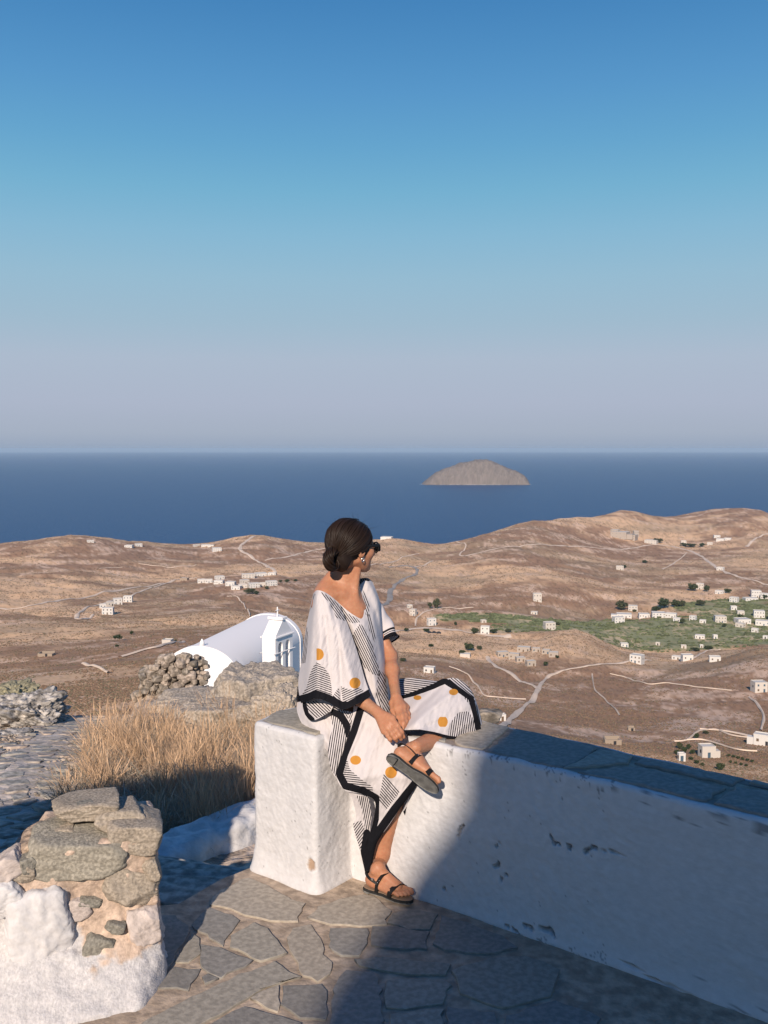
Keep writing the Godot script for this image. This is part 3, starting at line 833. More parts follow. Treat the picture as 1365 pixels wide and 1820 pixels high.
# ---------------------------------------------------------------- shapes: fields meshed as surface nets, stones, flat cells
# f(p) is a distance (about); returns [vertices, indices] of its zero surface inside the box.
func net(f: Callable, lo: Vector3, hi: Vector3, cell: float, slack := 1.25) -> Array:
	const B := 5
	var bx := int(ceil((hi.x - lo.x) / cell / B)); var by := int(ceil((hi.y - lo.y) / cell / B)); var bz := int(ceil((hi.z - lo.z) / cell / B))
	var nx := bx * B + 1; var ny := by * B + 1; var nz := bz * B + 1
	var val := PackedFloat32Array(); val.resize(nx * ny * nz); val.fill(1e9)
	var where := PackedInt32Array(); where.resize(nx * ny * nz); where.fill(-1)
	var sy := nx; var sz := nx * ny
	var reach := cell * B * 0.866 * slack
	var active := []
	for k in bz:
		for j in by:
			for i in bx:
				var c := lo + Vector3(i + 0.5, j + 0.5, k + 0.5) * cell * B
				if absf(f.call(c)) < reach: active.append(Vector3i(i, j, k) * B)
	for b: Vector3i in active:
		for k in range(b.z, b.z + B + 1):
			for j in range(b.y, b.y + B + 1):
				var row := k * sz + j * sy
				for i in range(b.x, b.x + B + 1):
					if val[row + i] > 9e8: val[row + i] = f.call(lo + Vector3(i, j, k) * cell)
	var v := PackedVector3Array(); var ix := PackedInt32Array()
	var off := [0, 1, sy, sy + 1, sz, sz + 1, sz + sy, sz + sy + 1]
	var ends := [[0, 1], [2, 3], [4, 5], [6, 7], [0, 2], [1, 3], [4, 6], [5, 7], [0, 4], [1, 5], [2, 6], [3, 7]]
	var corner := [Vector3(0, 0, 0), Vector3(1, 0, 0), Vector3(0, 1, 0), Vector3(1, 1, 0), Vector3(0, 0, 1), Vector3(1, 0, 1), Vector3(0, 1, 1), Vector3(1, 1, 1)]
	for b: Vector3i in active:
		for k in range(b.z, b.z + B):
			for j in range(b.y, b.y + B):
				for i in range(b.x, b.x + B):
					var at := k * sz + j * sy + i
					var inside := 0
					for q in 8:
						if val[at + off[q]] < 0.0: inside += 1
					if inside == 0 or inside == 8: continue
					var s := Vector3.ZERO; var n := 0
					for e in ends:
						var a := val[at + off[e[0]]]; var c := val[at + off[e[1]]]
						if (a < 0.0) != (c < 0.0):
							s += corner[e[0]].lerp(corner[e[1]], a / (a - c)); n += 1
					where[at] = v.size()
					v.append(lo + (Vector3(i, j, k) + s / n) * cell)
	for b: Vector3i in active:
		for k in range(b.z, b.z + B):
			for j in range(b.y, b.y + B):
				for i in range(b.x, b.x + B):
					var at := k * sz + j * sy + i
					if where[at] < 0: continue
					var a := val[at] < 0.0
					if j > 0 and k > 0 and a != (val[at + 1] < 0.0): quad(ix, where, at, at - sy, at - sy - sz, at - sz, a)
					if i > 0 and k > 0 and a != (val[at + sy] < 0.0): quad(ix, where, at, at - sz, at - sz - 1, at - 1, a)
					if i > 0 and j > 0 and a != (val[at + sz] < 0.0): quad(ix, where, at, at - 1, at - 1 - sy, at - sy, a)
	return [v, ix]
func quad(ix: PackedInt32Array, where: PackedInt32Array, a: int, b: int, c: int, d: int, flip: bool) -> void:
	var p := where[a]; var q := where[b]; var r := where[c]; var s := where[d]
	if q < 0 or r < 0 or s < 0: return
	if flip: ix.append_array(PackedInt32Array([p, r, q, p, s, r]))
	else: ix.append_array(PackedInt32Array([p, q, r, p, r, s]))
func net_mesh(f: Callable, lo: Vector3, hi: Vector3, cell: float, paint = null, slack := 1.25) -> ArrayMesh:
	var g := net(f, lo, hi, cell, slack)
	var col := PackedColorArray()
	if paint != null:
		for p in g[0]: col.append(paint.call(p))
	return finish(g[0], g[1], col)
func smin(a: float, b: float, k: float) -> float:
	var h := maxf(k - absf(a - b), 0.0) / k
	return minf(a, b) - h * h * k * 0.25
# A field stone: a ball cut by a few random planes, roughened; its half sizes are given.
func stone_mesh(seed_: int, half: Vector3, cuts := 9, rough := 0.06, n := 14, blunt := 0.12, tint := Vector3(1, 1, 1), fleck := 0.25) -> ArrayMesh:
	var r := RandomNumberGenerator.new()
	r.seed = seed_
	var planes := []
	for k in cuts:
		var q := Vector3(r.randfn(), r.randfn(), r.randfn()).normalized()
		planes.append([q, r.randf_range(0.74, 0.96)])
	for q in [Vector3.UP, Vector3.DOWN, Vector3.BACK, Vector3.FORWARD, Vector3.LEFT, Vector3.RIGHT]:
		planes.append([(q + Vector3(r.randfn(), r.randfn(), r.randfn()) * 0.1).normalized(), r.randf_range(0.68, 0.8)])
	var nz := fnl(seed_ * 3 + 1, 1.6, 4); var nf := fnl(seed_ * 5 + 2, 5.0, 3)
	var v := PackedVector3Array(); var ix := PackedInt32Array(); var col := PackedColorArray()
	# a cube's six faces blown up to a ball, so that the points spread evenly
	for face in 6:
		var base := v.size()
		for j in n:
			for i in n:
				var a := tan((float(i) / (n - 1) * 2.0 - 1.0) * PI / 4.0); var b := tan((float(j) / (n - 1) * 2.0 - 1.0) * PI / 4.0)
				var q: Vector3 = [Vector3(1, a, b), Vector3(-1, b, a), Vector3(b, 1, a), Vector3(a, -1, b), Vector3(a, b, 1), Vector3(b, a, -1)][face].normalized()
				var rad := 1.05
				for pl in planes:
					var c: float = q.dot(pl[0])
					if c > 0.05: rad = smin(rad, pl[1] / c, blunt)
				rad *= 1.0 + rough * nz.get_noise_3dv(q * 1.3) + rough * 0.35 * nf.get_noise_3dv(q * 1.5)
				v.append(q * rad * half)
				var t := 1.0 + fleck * (nf.get_noise_3dv(q * 2.2) + nz.get_noise_3dv(q * 0.8))
				col.append(Color(tint.x * t, tint.y * t, tint.z * t))
		ix.append_array(shifted(grid_index(n, n, true), base))
	# weld normals across the seams by merging equal points
	var seen := {}; var map := PackedInt32Array(); var v2 := PackedVector3Array(); var c2 := PackedColorArray()
	for k in v.size():
		var key := Vector3i((v[k] * 20000.0).round())
		if not seen.has(key):
			seen[key] = v2.size(); v2.append(v[k]); c2.append(col[k])
		map.append(seen[key])
	for k in ix.size(): ix[k] = map[ix[k]]
	return finish(v2, ix, c2)
func shifted(ix: PackedInt32Array, by: int) -> PackedInt32Array:
	for k in ix.size(): ix[k] += by
	return ix
# A slab with the outline poly (x, z), rounded arrises and an uneven top.
func slab_mesh(poly: PackedVector2Array, thick: float, seed_: int, round_ := 0.008, wave := 0.003, tint := 1.0, worn := 0.014) -> ArrayMesh:
	if Geometry2D.is_polygon_clockwise(poly): poly.reverse()
	var r := RandomNumberGenerator.new()
	r.seed = seed_
	var nz := fnl(seed_, 9.0, 2)
	var out := PackedVector2Array()             # more points along the edge, worn a little out of line
	for k in poly.size():
		var a := poly[k]; var b := poly[(k + 1) % poly.size()]
		var n := clampi(int(a.distance_to(b) / 0.035), 1, 24)
		for i in n:
			var q := a.lerp(b, float(i) / n)
			out.append(q + Vector2(nz.get_noise_2d(q.x * 3.0, q.y * 3.0), nz.get_noise_2d(q.y * 3.0 + 50.0, q.x * 3.0)) * worn)
	var mid := Vector2.ZERO
	for q in out: mid += q / out.size()
	var rings := [[0.0, -thick], [0.0, -round_], [round_ * 0.6, -round_ * 0.25], [round_ * 1.6, 0.0], [0.35, 0.0], [0.7, 0.0], [1.0, 0.0]]
	var v := PackedVector3Array(); var ix := PackedInt32Array(); var col := PackedColorArray()
	var n := out.size()
	for j in rings.size():
		for q in out:
			var e: Vector2 = q
			if j < 4: e = q.move_toward(mid, rings[j][0])
			else: e = q.lerp(mid, rings[j][0])
			v.append(Vector3(e.x, rings[j][1] + (nz.get_noise_2d(e.x * 0.7, e.y * 0.7) * wave if j > 1 else 0.0), e.y))
			col.append(Color(tint, tint, tint))
	ix = grid_index(n, rings.size(), false, true)
	return finish(v, ix, col)
# Cells of a jittered grid, each shrunk by gap: crazy paving.
func cells(lo: Vector2, hi: Vector2, step: float, gap: float, seed_: int, stretch := 1.0) -> Array:
	var r := RandomNumberGenerator.new()
	r.seed = seed_
	var nx := int((hi.x - lo.x) / step) + 1; var ny := int((hi.y - lo.y) / (step * stretch)) + 1
	var pt := {}
	for j in range(-1, ny + 1):
		for i in range(-1, nx + 1):
			pt[Vector2i(i, j)] = lo + Vector2((i + 0.5 * (j & 1) + r.randf_range(-0.36, 0.36)) * step, (j + r.randf_range(-0.36, 0.36)) * step * stretch)
	var out := []
	for j in ny:
		for i in nx:
			var c: Vector2 = pt[Vector2i(i, j)]
			var poly := PackedVector2Array([c + Vector2(-step, -step), c + Vector2(step, -step), c + Vector2(step, step), c + Vector2(-step, step)])
			for dj in range(-2, 3):
				for di in range(-2, 3):
					if (di == 0 and dj == 0) or not pt.has(Vector2i(i + di, j + dj)): continue
					var o: Vector2 = pt[Vector2i(i + di, j + dj)]
					var nn := (o - c).normalized()
					poly = clip(poly, nn, nn.dot((o + c) / 2.0) - gap)
			if poly.size() >= 3: out.append(poly)
	return out
func clip(poly: PackedVector2Array, n: Vector2, w: float) -> PackedVector2Array:
	var out := PackedVector2Array()
	for k in poly.size():
		var a := poly[k]; var b := poly[(k + 1) % poly.size()]
		var da := n.dot(a) - w; var db := n.dot(b) - w
		if da <= 0.0: out.append(a)
		if (da < 0.0) != (db < 0.0) and da != db: out.append(a.lerp(b, da / (da - db)))
	return out
# A plain slab of any outline (x, z), its top at y = 0.
func plate(poly: PackedVector2Array, thick: float) -> ArrayMesh:
	if Geometry2D.is_polygon_clockwise(poly): poly.reverse()
	var tri := Geometry2D.triangulate_polygon(poly)
	var v := PackedVector3Array(); var ix := PackedInt32Array()
	var n := poly.size()
	for q in poly: v.append(Vector3(q.x, 0, q.y))
	for q in poly: v.append(Vector3(q.x, -thick, q.y))
	for k in range(0, tri.size(), 3):
		var up := (v[tri[k + 2]] - v[tri[k]]).cross(v[tri[k + 1]] - v[tri[k]]).y > 0.0
		if up: ix.append_array(PackedInt32Array([tri[k], tri[k + 1], tri[k + 2]]))
		else: ix.append_array(PackedInt32Array([tri[k], tri[k + 2], tri[k + 1]]))
	for k in n:
		var a := k; var b := (k + 1) % n
		ix.append_array(PackedInt32Array([a, n + a, b, b, n + a, n + b]))
	return finish(v, ix, PackedColorArray(), PackedVector2Array(), true)

# ---------------------------------------------------------------- the ground below the terrace, path, rocks, ruin, chapel
var n_mid := fnl(81, 0.5, 4)
func mid_y(x: float, z: float) -> float:
	var d := -z
	var prof := [[3.0, -0.5], [5.0, -0.5], [7.8, -0.8], [10.0, -1.15], [12.0, -1.5], [13.0, -1.72], [15.4, -2.1], [17.0, -3.2], [20.0, -5.6], [27.0, -12.0]]
	var tanu := x / d
	var e := d + 2.6 * (1.0 - smoothstep(-0.29, -0.25, tanu)) * smoothstep(11.3, 13.2, d)      # the shoulder drops away sooner on the left
	var y := -12.0
	for k in prof.size() - 1:
		if e >= prof[k][0] and e < prof[k + 1][0]: y = lerpf(prof[k][1], prof[k + 1][1], (e - prof[k][0]) / (prof[k + 1][0] - prof[k][0]))
	if e < 3.0: y = -0.5
	y -= maxf(0.0, x + 0.2) * 0.55 * smoothstep(4.4, 7.0, d) + 0.9 * smoothstep(-0.6, 0.6, x) * smoothstep(4.4, 6.5, d)
	return y + n_mid.get_noise_2d(x, z) * 0.05
func on_mid(u: float, v: float) -> Vector3:
	var r := ray(u, v)
	r /= -r.z
	var d := 4.0
	while d < 30.0:
		var p := EYE + r * d
		if p.y < mid_y(p.x, p.z): return Vector3(p.x, mid_y(p.x, p.z), p.z)
		d += 0.02
	return EYE + r * 30.0
func multi(called: String, mesh: Mesh, xf: Array, cols: Array, mat: Material, label: String, cat: String) -> void:
	var mm := MultiMesh.new()
	mm.transform_format = MultiMesh.TRANSFORM_3D
	mm.use_colors = true
	mm.mesh = mesh
	mm.instance_count = xf.size()
	for k in xf.size():
		mm.set_instance_transform(k, xf[k])
		mm.set_instance_color(k, cols[k])
	var o := MultiMeshInstance3D.new()
	o.name = called
	o.multimesh = mm
	o.material_override = mat
	add_child(o)
	tag(o, label, cat, "", "stuff")
func rock(called: String, label: String, at: Vector3, half: Vector3, turn: float, seed_: int, mat: Material, rough := 0.22, tint := Vector3(1, 1, 1)) -> MeshInstance3D:
	var o := part(called, stone_mesh(seed_, half, 12, rough, 46, 0.05, tint, 0.3), mat, self, at)
	o.rotation.y = turn
	tag(o, label, "rock")
	return o
func make_middle_ground() -> void:
	var nx := 240; var nz := 250
	var v := PackedVector3Array(); var col := PackedColorArray()
	var a1 := fnl(82, 1.1, 4); var a2 := fnl(83, 9.0, 3)
	for j in nz:
		var d := lerpf(2.2, 26.0, pow(float(j) / (nz - 1), 1.5))
		for i in nx:
			var x := lerpf(-0.75, 0.55, float(i) / (nx - 1)) * (d + 2.0)
			v.append(Vector3(x, mid_y(x, -d) + a2.get_noise_2d(x, d) * 0.012, -d))
			var m := a1.get_noise_2d(x, d); var f := a2.get_noise_2d(x, d)
			var c := Vector3(0.55, 0.44, 0.36).lerp(Vector3(0.6, 0.46, 0.34), smoothstep(-0.3, 0.4, m + f * 0.4))
			c = c.lerp(Vector3(0.3, 0.22, 0.15), smoothstep(0.1, 0.5, f + m * 0.3) * 0.7)
			col.append(Color(c.x, c.y, c.z))
	structure("ground", finish(v, grid_index(nx, nz), col), M.earth, "stony dry ground below the terrace")
	# the footpath: a pale mortar bed and its flags
	var bed := PackedVector3Array()
	var line := []           # centre line and half width
	for q in [[-2.6, 4.6, 0.8], [-2.75, 6.0, 0.75], [-2.95, 7.5, 0.62], [-3.22, 9.0, 0.52], [-3.5, 10.4, 0.5], [-3.72, 11.6, 0.5], [-3.8, 12.6, 0.5]]: line.append(Vector3(q[0], q[2], -q[1]))
	var cl := spline(line, 6)
	for q in cl:
		for s in 9:
			var x: float = q.x + (s / 4.0 - 1.0) * q.y
			bed.append(Vector3(x, mid_y(x, q.z) + 0.02 - 0.06 * absf(s / 4.0 - 1.0) * absf(s / 4.0 - 1.0), q.z))
	var path := structure("footpath", finish(bed, grid_index(9, cl.size())), M.mortar_pale, "pale mortared footpath of grey flags leading off the terrace")
	var kinds := []
	for k in 3: kinds.append([M.schist_a, M.schist_b, M.schist_c][k])
	var flags := 0
	for poly in cells(Vector2(-4.6, -12.7), Vector2(-1.6, -5.2), 0.23, 0.031, 91, 0.95):
		var mid := Vector2.ZERO
		for q in poly: mid += q / poly.size()
		var half := 0.0; var cx := 0.0
		for k in cl.size() - 1:
			if mid.y <= cl[k].z and mid.y > cl[k + 1].z: cx = cl[k].x; half = cl[k].y
		if half == 0.0 or absf(mid.x - cx) > half * 0.88 or rng.randf() < 0.12: continue
		var local := PackedVector2Array()
		for q in poly: local.append((q - mid) * rng.randf_range(0.84, 1.0))
		var o := part("flagstone", slab_mesh(local, 0.05, 900 + flags, 0.006, 0.004), kinds[rng.randi() % 3], path, Vector3(mid.x, mid_y(mid.x, mid.y) + 0.025, mid.y))
		o.rotation.x = atan((mid_y(mid.x, mid.y - 0.1) - mid_y(mid.x, mid.y + 0.1)) / 0.2)
		flags += 1
	# gravel at the edges of the path
	var peb := stone_mesh(5, Vector3(1, 0.6, 0.8), 6, 0.05, 4)
	var xf := []; var cs := []
	for k in 2600:
		var d := rng.randf_range(6.8, 12.0)
		var x := -d * rng.randf_range(0.26, 0.5)
		var s := rng.randf_range(0.006, 0.022) * (1.6 if rng.randf() < 0.07 else 1.0)
		xf.append(Transform3D(Basis(Vector3.UP, rng.randf() * TAU).scaled(Vector3.ONE * s), Vector3(x, mid_y(x, -d) + 0.01, -d)))
		var t := rng.randf_range(0.18, 0.5)
		cs.append(Color(t, t * 0.83, t * 0.68))
	multi("gravel", peb, xf, cs, M.scrub, "loose stony gravel beside the footpath", "gravel")
	# rocks
	rock("rock", "big grey brown outcrop beside the wall, in front of the chapel", P(452, 1263, 10.6), Vector3(0.62, 0.6, 0.75), 0.5, 101, M.rock, 0.13)
	rock("rock", "long low spur of rock behind the tall dry grass", P(385, 1290, 9.9), Vector3(0.7, 0.36, 0.5), 0.2, 102, M.rock, 0.14)
	rock("rock", "low rock slab at the foot of the tumbled stone wall", P(350, 1262, 12.2), Vector3(0.75, 0.26, 0.6), -0.3, 103, M.rock, 0.14)
	rock("rock", "small dark rock wedged between outcrop and white wall", P(500, 1268, 9.6), Vector3(0.3, 0.3, 0.35), 0.9, 104, M.rock, 0.28)
	rock("rock", "lichen whitened rock left of the footpath", P(45, 1272, 10.8), Vector3(0.5, 0.3, 0.5), 0.1, 105, M.rock_pale, 0.3)
	rock("rock", "mossy dark rock behind the whitened one", P(20, 1248, 11.8), Vector3(0.42, 0.28, 0.4), 0.7, 106, M.rock, 0.3, Vector3(0.75, 0.8, 0.65))
	rock("rock", "flat pale stone in the gravel beside the footpath", P(18, 1312, 9.6), Vector3(0.26, 0.09, 0.2), 0.3, 107, M.rock_pale, 0.2)
	# the tumbled dry stone wall: every stone its own
	var ruin := thing("tumbled_wall", "tumbled dry stone wall of loose grey stones before the chapel", "wall", P(305, 1245, 14.6))
	var meshes := []
	for k in 9: meshes.append(stone_mesh(200 + k, Vector3.ONE, 8, 0.035, 10, 0.015, Vector3.ONE * [1.0, 0.85, 1.1][k % 3], 0.25))
	var core := part("core", stone_mesh(240, Vector3(0.5, 0.42, 0.25), 8, 0.2, 16, 0.1, Vector3.ONE * 0.6), M.rock, ruin, Vector3(0.05, 0.2, -0.35))
	var k2 := 0
	for row in 9:
		for c in 15:
			var px := 232.0 + c * 9.6 + (row % 2) * 4.8 + rng.randf_range(-2.5, 2.5)
			var py := 1240.0 - row * 9.0 + rng.randf_range(-2.5, 2.5)
			var top := 1243.0 - 62.0 * smoothstep(232.0, 262.0, px) - 16.0 * smoothstep(262.0, 300.0, px) + 8.0 * smoothstep(345.0, 372.0, px)
			if px > 372.0 or py < top: continue
			var s := rng.randf_range(0.058, 0.096) * (0.75 if px > 345.0 else 1.0)
			var dd := 14.6 + rng.randf_range(-0.1, 0.1) - 0.1 * (1.0 - row / 9.0)
			var o := part("stone", meshes[rng.randi() % 9], M.dry_stone[rng.randi() % 3], ruin, P(px, py, dd) - ruin.position)
			o.scale = Vector3(s * rng.randf_range(0.85, 1.4), s * rng.randf_range(0.7, 1.0), s)
			o.rotation = Vector3(rng.randf_range(-0.4, 0.4), rng.randf() * TAU, rng.randf_range(-0.45, 0.45))
			k2 += 1
	# chapel
	make_chapel()
	make_grass()
	# whitewashed kerb and steps going down between terrace and path
	var kb := P(270, 1560, 5.35); var ke := P(520, 1448, 6.3)
	kb.y = 0.0; ke.y = 0.0
	var kd := (ke - kb).normalized()
	var ks := kd.cross(Vector3.UP)
	var nk := fnl(111, 4.0, 3)
	var kerb_f := func(p: Vector3) -> float:
		var q := p - kb
		var along := q.dot(kd); var across := q.dot(ks)
		var e := Vector3(maxf(absf(along - 0.8) - 1.3, 0.0), maxf(absf(p.y + 0.62) - 0.12, 0.0), maxf(absf(across) - 0.1, 0.0))
		return e.length() - 0.06 - 0.05 * nk.get_noise_3dv(p)
	var kerb := part("whitewashed_kerb", net_mesh(kerb_f, Vector3(-2.9, -1.0, -7.2), Vector3(0.7, -0.3, -4.4), 0.03), M.whitewash, self)
	tag(kerb, "lumpy whitewashed kerb in the shade below the terrace", "kerb")
	for k in 3:
		var st := part("step", slab_mesh(PackedVector2Array([Vector2(-0.75, -0.2), Vector2(0.75, -0.22), Vector2(0.78, 0.18), Vector2(-0.74, 0.2)]), 0.2, 120 + k, 0.012, 0.01), M.schist_b, self, Vector3(-1.15 - 0.03 * k, -0.14 - 0.15 * k, -4.35 - 0.34 * k))
		st.rotation.y = -0.35
		tag(st, ["upper worn stone step below the terrace edge", "middle worn stone step between upper and lower one", "lower worn stone step beside the whitewashed kerb"][k], "step")
# Dry grass: tufts of bent blades with seed heads.
func tuft_mesh(seed_: int, blades: int, spread := 1.0) -> ArrayMesh:
	var r := RandomNumberGenerator.new()
	r.seed = seed_
	var v := PackedVector3Array(); var ix := PackedInt32Array(); var col := PackedColorArray()
	for b in blades:
		var p := Vector3(r.randfn() * 0.05, 0, r.randfn() * 0.05)
		var lean := Vector3(r.randfn() * 0.09 + 0.02, 0, r.randfn() * 0.08) * spread
		var h := r.randf_range(0.45, 1.0)
		var w := r.randf_range(0.0009, 0.0018)
		var side := Vector3(r.randfn(), 0, r.randfn()).normalized()
		var i0 := v.size()
		var t := r.randf_range(0.75, 1.2)
		var head := r.randf() < 0.45
		for k in 6:
			var s := k / 5.0
			var q := p + Vector3.UP * h * s * (1.0 - 0.12 * s) + lean * h * s * s * 1.5
			var ww := w * (1.0 - 0.75 * s)
			if head and k == 4: ww = w * 2.2
			v.append(q - side * ww); v.append(q + side * ww)
			var c := t * (1.15 if head and k >= 4 else 1.0)
			col.append(Color(c, c, c)); col.append(Color(c, c, c))
		for k in 5:
			var a := i0 + k * 2
			ix.append_array(PackedInt32Array([a, a + 1, a + 2, a + 1, a + 3, a + 2]))
	return finish(v, ix, col)
func make_grass() -> void:
	var dens := fnl(131, 1.6, 2)
	for kind in 3:
		var xf := []; var cs := []
		var want: int = [330, 420, 190][kind]
		while xf.size() < want:
			var d := rng.randf_range(5.9, 9.9)
			var u := rng.randf_range(60.0, 540.0)
			var x := (u - 682.5) / F * d
			if u < 150.0 + maxf(0.0, 8.0 - d) * -30.0: continue
			var g := dens.get_noise_2d(x * 1.5, d)
			if g < rng.randf_range(-0.3, 0.35) and kind == 0: continue
			var h := rng.randf_range(0.2, 0.4) if kind == 0 else rng.randf_range(0.1, 0.24)
			if kind == 0: h *= 0.65 + 1.2 * smoothstep(-0.1, 0.45, g)
			if u < 230.0 and d > 9.0: h *= 0.8
			xf.append(Transform3D(Basis(Vector3.UP, rng.randf() * TAU).scaled(Vector3(1.0, h, 1.0)), Vector3(x, mid_y(x, -d) - 0.01, -d)))
			var t := rng.randf_range(0.75, 1.2)
			cs.append([Color(0.53 * t, 0.355 * t, 0.225 * t), Color(0.48 * t, 0.385 * t, 0.285 * t), Color(0.26 * t, 0.24 * t, 0.18 * t)][kind])
		multi(["tall_dry_grass", "short_dry_grass", "withered_weeds"][kind], tuft_mesh(140 + kind, [40, 34, 46][kind], [1.0, 1.3, 3.2][kind]), xf, cs, M.straw, ["tall golden dry grass standing behind the white block", "short withered grass among the tall dry stalks", "grey green withered weeds between the dry stalks"][kind], "grass")
func make_chapel() -> void:
	var a := P(357, 1150, 32.0); var b := P(480, 1090, 38.6)
	b.y = a.y
	var ax := (b - a).normalized()
	var right := ax.cross(Vector3.UP)
	var o := thing("chapel", "small whitewashed barrel vaulted chapel beyond the outcrop", "chapel", a - Vector3.UP * 3.6)
	var length := (b - a).length()
	var hw := 1.36; var rise := 1.05
	var w := PackedVector3Array(); var ix := PackedInt32Array()
	var na := 28
	for j in 12:                                  # the vault, swept a little unevenly
		for i in na + 1:
			var t := PI * i / na
			var r := 1.0
			w.append(ax * (length * j / 11.0) + right * (-cos(t) * hw * r) + Vector3.UP * (2.55 + sin(t) * rise * r))
	part("vault", finish(w, grid_index(na + 1, 12)), M.plaster_vault, o)
	for e in 2:                                   # the two end walls stand a hand above the vault
		var gv := PackedVector3Array(); var gi := PackedInt32Array()
		var thick := 0.3
		var z0 := -0.02 if e == 0 else length - thick + 0.02
		var over := 0.04 if e == 0 else 0.03
		for s in 2:
			gv.append(ax * (z0 + s * thick) + Vector3.UP * 1.2)
			for i in na + 1:
				var t := PI * i / na
				gv.append(ax * (z0 + s * thick) + right * (-cos(t) * (hw + over)) + Vector3.UP * (2.55 + sin(t) * (rise + over)))
			gv.append(ax * (z0 + s * thick) + right * (hw + over)); gv.append(ax * (z0 + s * thick) - right * (hw + over))
		var m := na + 4
		for i in range(1, m - 1):
			gi.append_array(PackedInt32Array([0, i, i + 1])); gi.append_array(PackedInt32Array([m, m + i + 1, m + i]))
		gi.append_array(PackedInt32Array([0, m - 1, 1])); gi.append_array(PackedInt32Array([m, m + 1, m + m - 1]))
		for i in range(1, m):
			var n2 := i + 1 if i < m - 1 else 1
			gi.append_array(PackedInt32Array([i, m + i, n2, n2, m + i, m + n2]))
		part("end_wall", finish(gv, gi, PackedColorArray(), PackedVector2Array(), true), M.plaster_vault, o)
	for s in [-1.0, 1.0]:
		var sw := part("side_wall", box(Vector3(0.3, 2.6, length - 0.62)), M.plaster_vault, o, ax * length / 2.0 + right * s * (hw - 0.152) + Vector3.UP * 1.3)
		sw.rotation.y = atan2(ax.x, ax.z)
	part("finial", tube([Vector3(0, 0, 0), Vector3(0, 0.16, 0), Vector3(0, 0.17, 0), Vector3(0, 0.24, 0)], [0.1, 0.07, 0.05, 0.02], 8), M.plaster_vault, o, Vector3.UP * 3.62 + ax * 0.1)
	# bell tower: a thick slab with two arched openings and a gable
	var near := P(490, 1222, 32.0)
	var wide := Vector3(0.42, 0, -0.9075).normalized()
	var thick_dir := Vector3(-wide.z, 0, wide.x) * -1.0
	var t := thing("bell_tower", "slim white bell tower with two arched openings and a cross beside the chapel", "bell tower", near)
	t.basis = Basis(wide, Vector3.UP, wide.cross(Vector3.UP))
	var hgt := 1.72; var apex := 2.3; var tw := 1.15; var td := 0.52
	var tower := CSGCombiner3D.new()
	tower.name = "body"
	t.add_child(tower)
	var body := CSGPolygon3D.new()
	body.name = "slab"
	body.polygon = PackedVector2Array([Vector2(0, -1.5), Vector2(tw, -1.5), Vector2(tw, hgt), Vector2(tw / 2, apex), Vector2(0, hgt)])
	body.depth = td
	body.position.z = 0.0
	tower.add_child(body)
	for k in 2:
		var x := tw * (0.29 + 0.42 * k)
		var arch := PackedVector2Array([Vector2(x - 0.15, 0.12), Vector2(x + 0.15, 0.12)])
		for i in 9: arch.append(Vector2(x + cos(PI * i / 8.0) * 0.15, 1.35 + sin(PI * i / 8.0) * 0.15))
		var hole := CSGPolygon3D.new()
		hole.polygon = arch
		hole.depth = td + 0.4
		hole.position.z = 0.2
		hole.operation = CSGShape3D.OPERATION_SUBTRACTION
		hole.name = "opening"
		tower.add_child(hole, true)
	tower.material_override = M.plaster_vault
	# which way the slab's depth runs is the same for all its trim
	for sz in [0.03, -td - 0.03]:
		part("cornice", box(Vector3(tw + 0.1, 0.06, 0.06), 0.01), M.plaster_vault, t, Vector3(tw / 2, hgt - 0.03, sz))
		part("tie_rod", tube([Vector3(-0.12, 0, 0), Vector3(tw + 0.12, 0, 0)], [0.018, 0.018], 6), M.plaster_vault, t, Vector3(0, 1.15, sz))
	part("apex_block", box(Vector3(0.34, 0.1, td + 0.08), 0.012), M.plaster_vault, t, Vector3(tw / 2, apex - 0.02, -td / 2))
	var cross := part("cross", tube([Vector3.ZERO, Vector3(0, 0.34, 0)], [0.028, 0.022], 6), M.plaster_vault, t, Vector3(tw / 2, apex + 0.02, -td / 2))
	part("cross_arm", tube([Vector3(-0.1, 0, 0), Vector3(0.1, 0, 0)], [0.022, 0.022], 6), M.plaster_vault, cross, Vector3(0, 0.22, 0))
	part("bell", tube([Vector3(0, -0.16, 0), Vector3(0, -0.14, 0), Vector3(0, -0.02, 0), Vector3(0, 0.02, 0)], [0.09, 0.085, 0.05, 0.015], 10), M.bronze, t, Vector3(tw * 0.29, 1.33, -td / 2))

# ---------------------------------------------------------------- terrace, whitewashed wall, rubble pier
func floor_at(u: float, v: float) -> Vector2:
	var p := on_level(u, v, 0.0)
	return Vector2(p.x, p.z)
func wall_plan() -> PackedVector2Array:      # outline of the whitewashed wall and its end block (x, z)
	return PackedVector2Array([Vector2(-0.575, -4.12), Vector2(-0.285, -3.885), Vector2(-0.14, -4.06), Vector2(0.24, -3.785), Vector2(0.8, -3.36), Vector2(2.6, -1.92), Vector2(2.9, -2.3),
		Vector2(1.38, -3.37), Vector2(0.5, -4.1), Vector2(0.1, -4.43), Vector2(-0.4, -4.385), Vector2(-0.5, -4.31)])
func poly_dist(poly: PackedVector2Array, p: Vector2) -> float:
	var best := 1e9
	var inside := false
	var n := poly.size()
	for k in n:
		var a := poly[k]; var b := poly[(k + 1) % n]
		var e := b - a; var w := p - a
		var q := w - e * clampf(w.dot(e) / e.dot(e), 0.0, 1.0)
		best = minf(best, q.length_squared())
		if (a.y > p.y) != (b.y > p.y) and p.x < (b.x - a.x) * (p.y - a.y) / (b.y - a.y) + a.x: inside = not inside
	return -sqrt(best) if inside else sqrt(best)
const WALL_TOP := 0.655
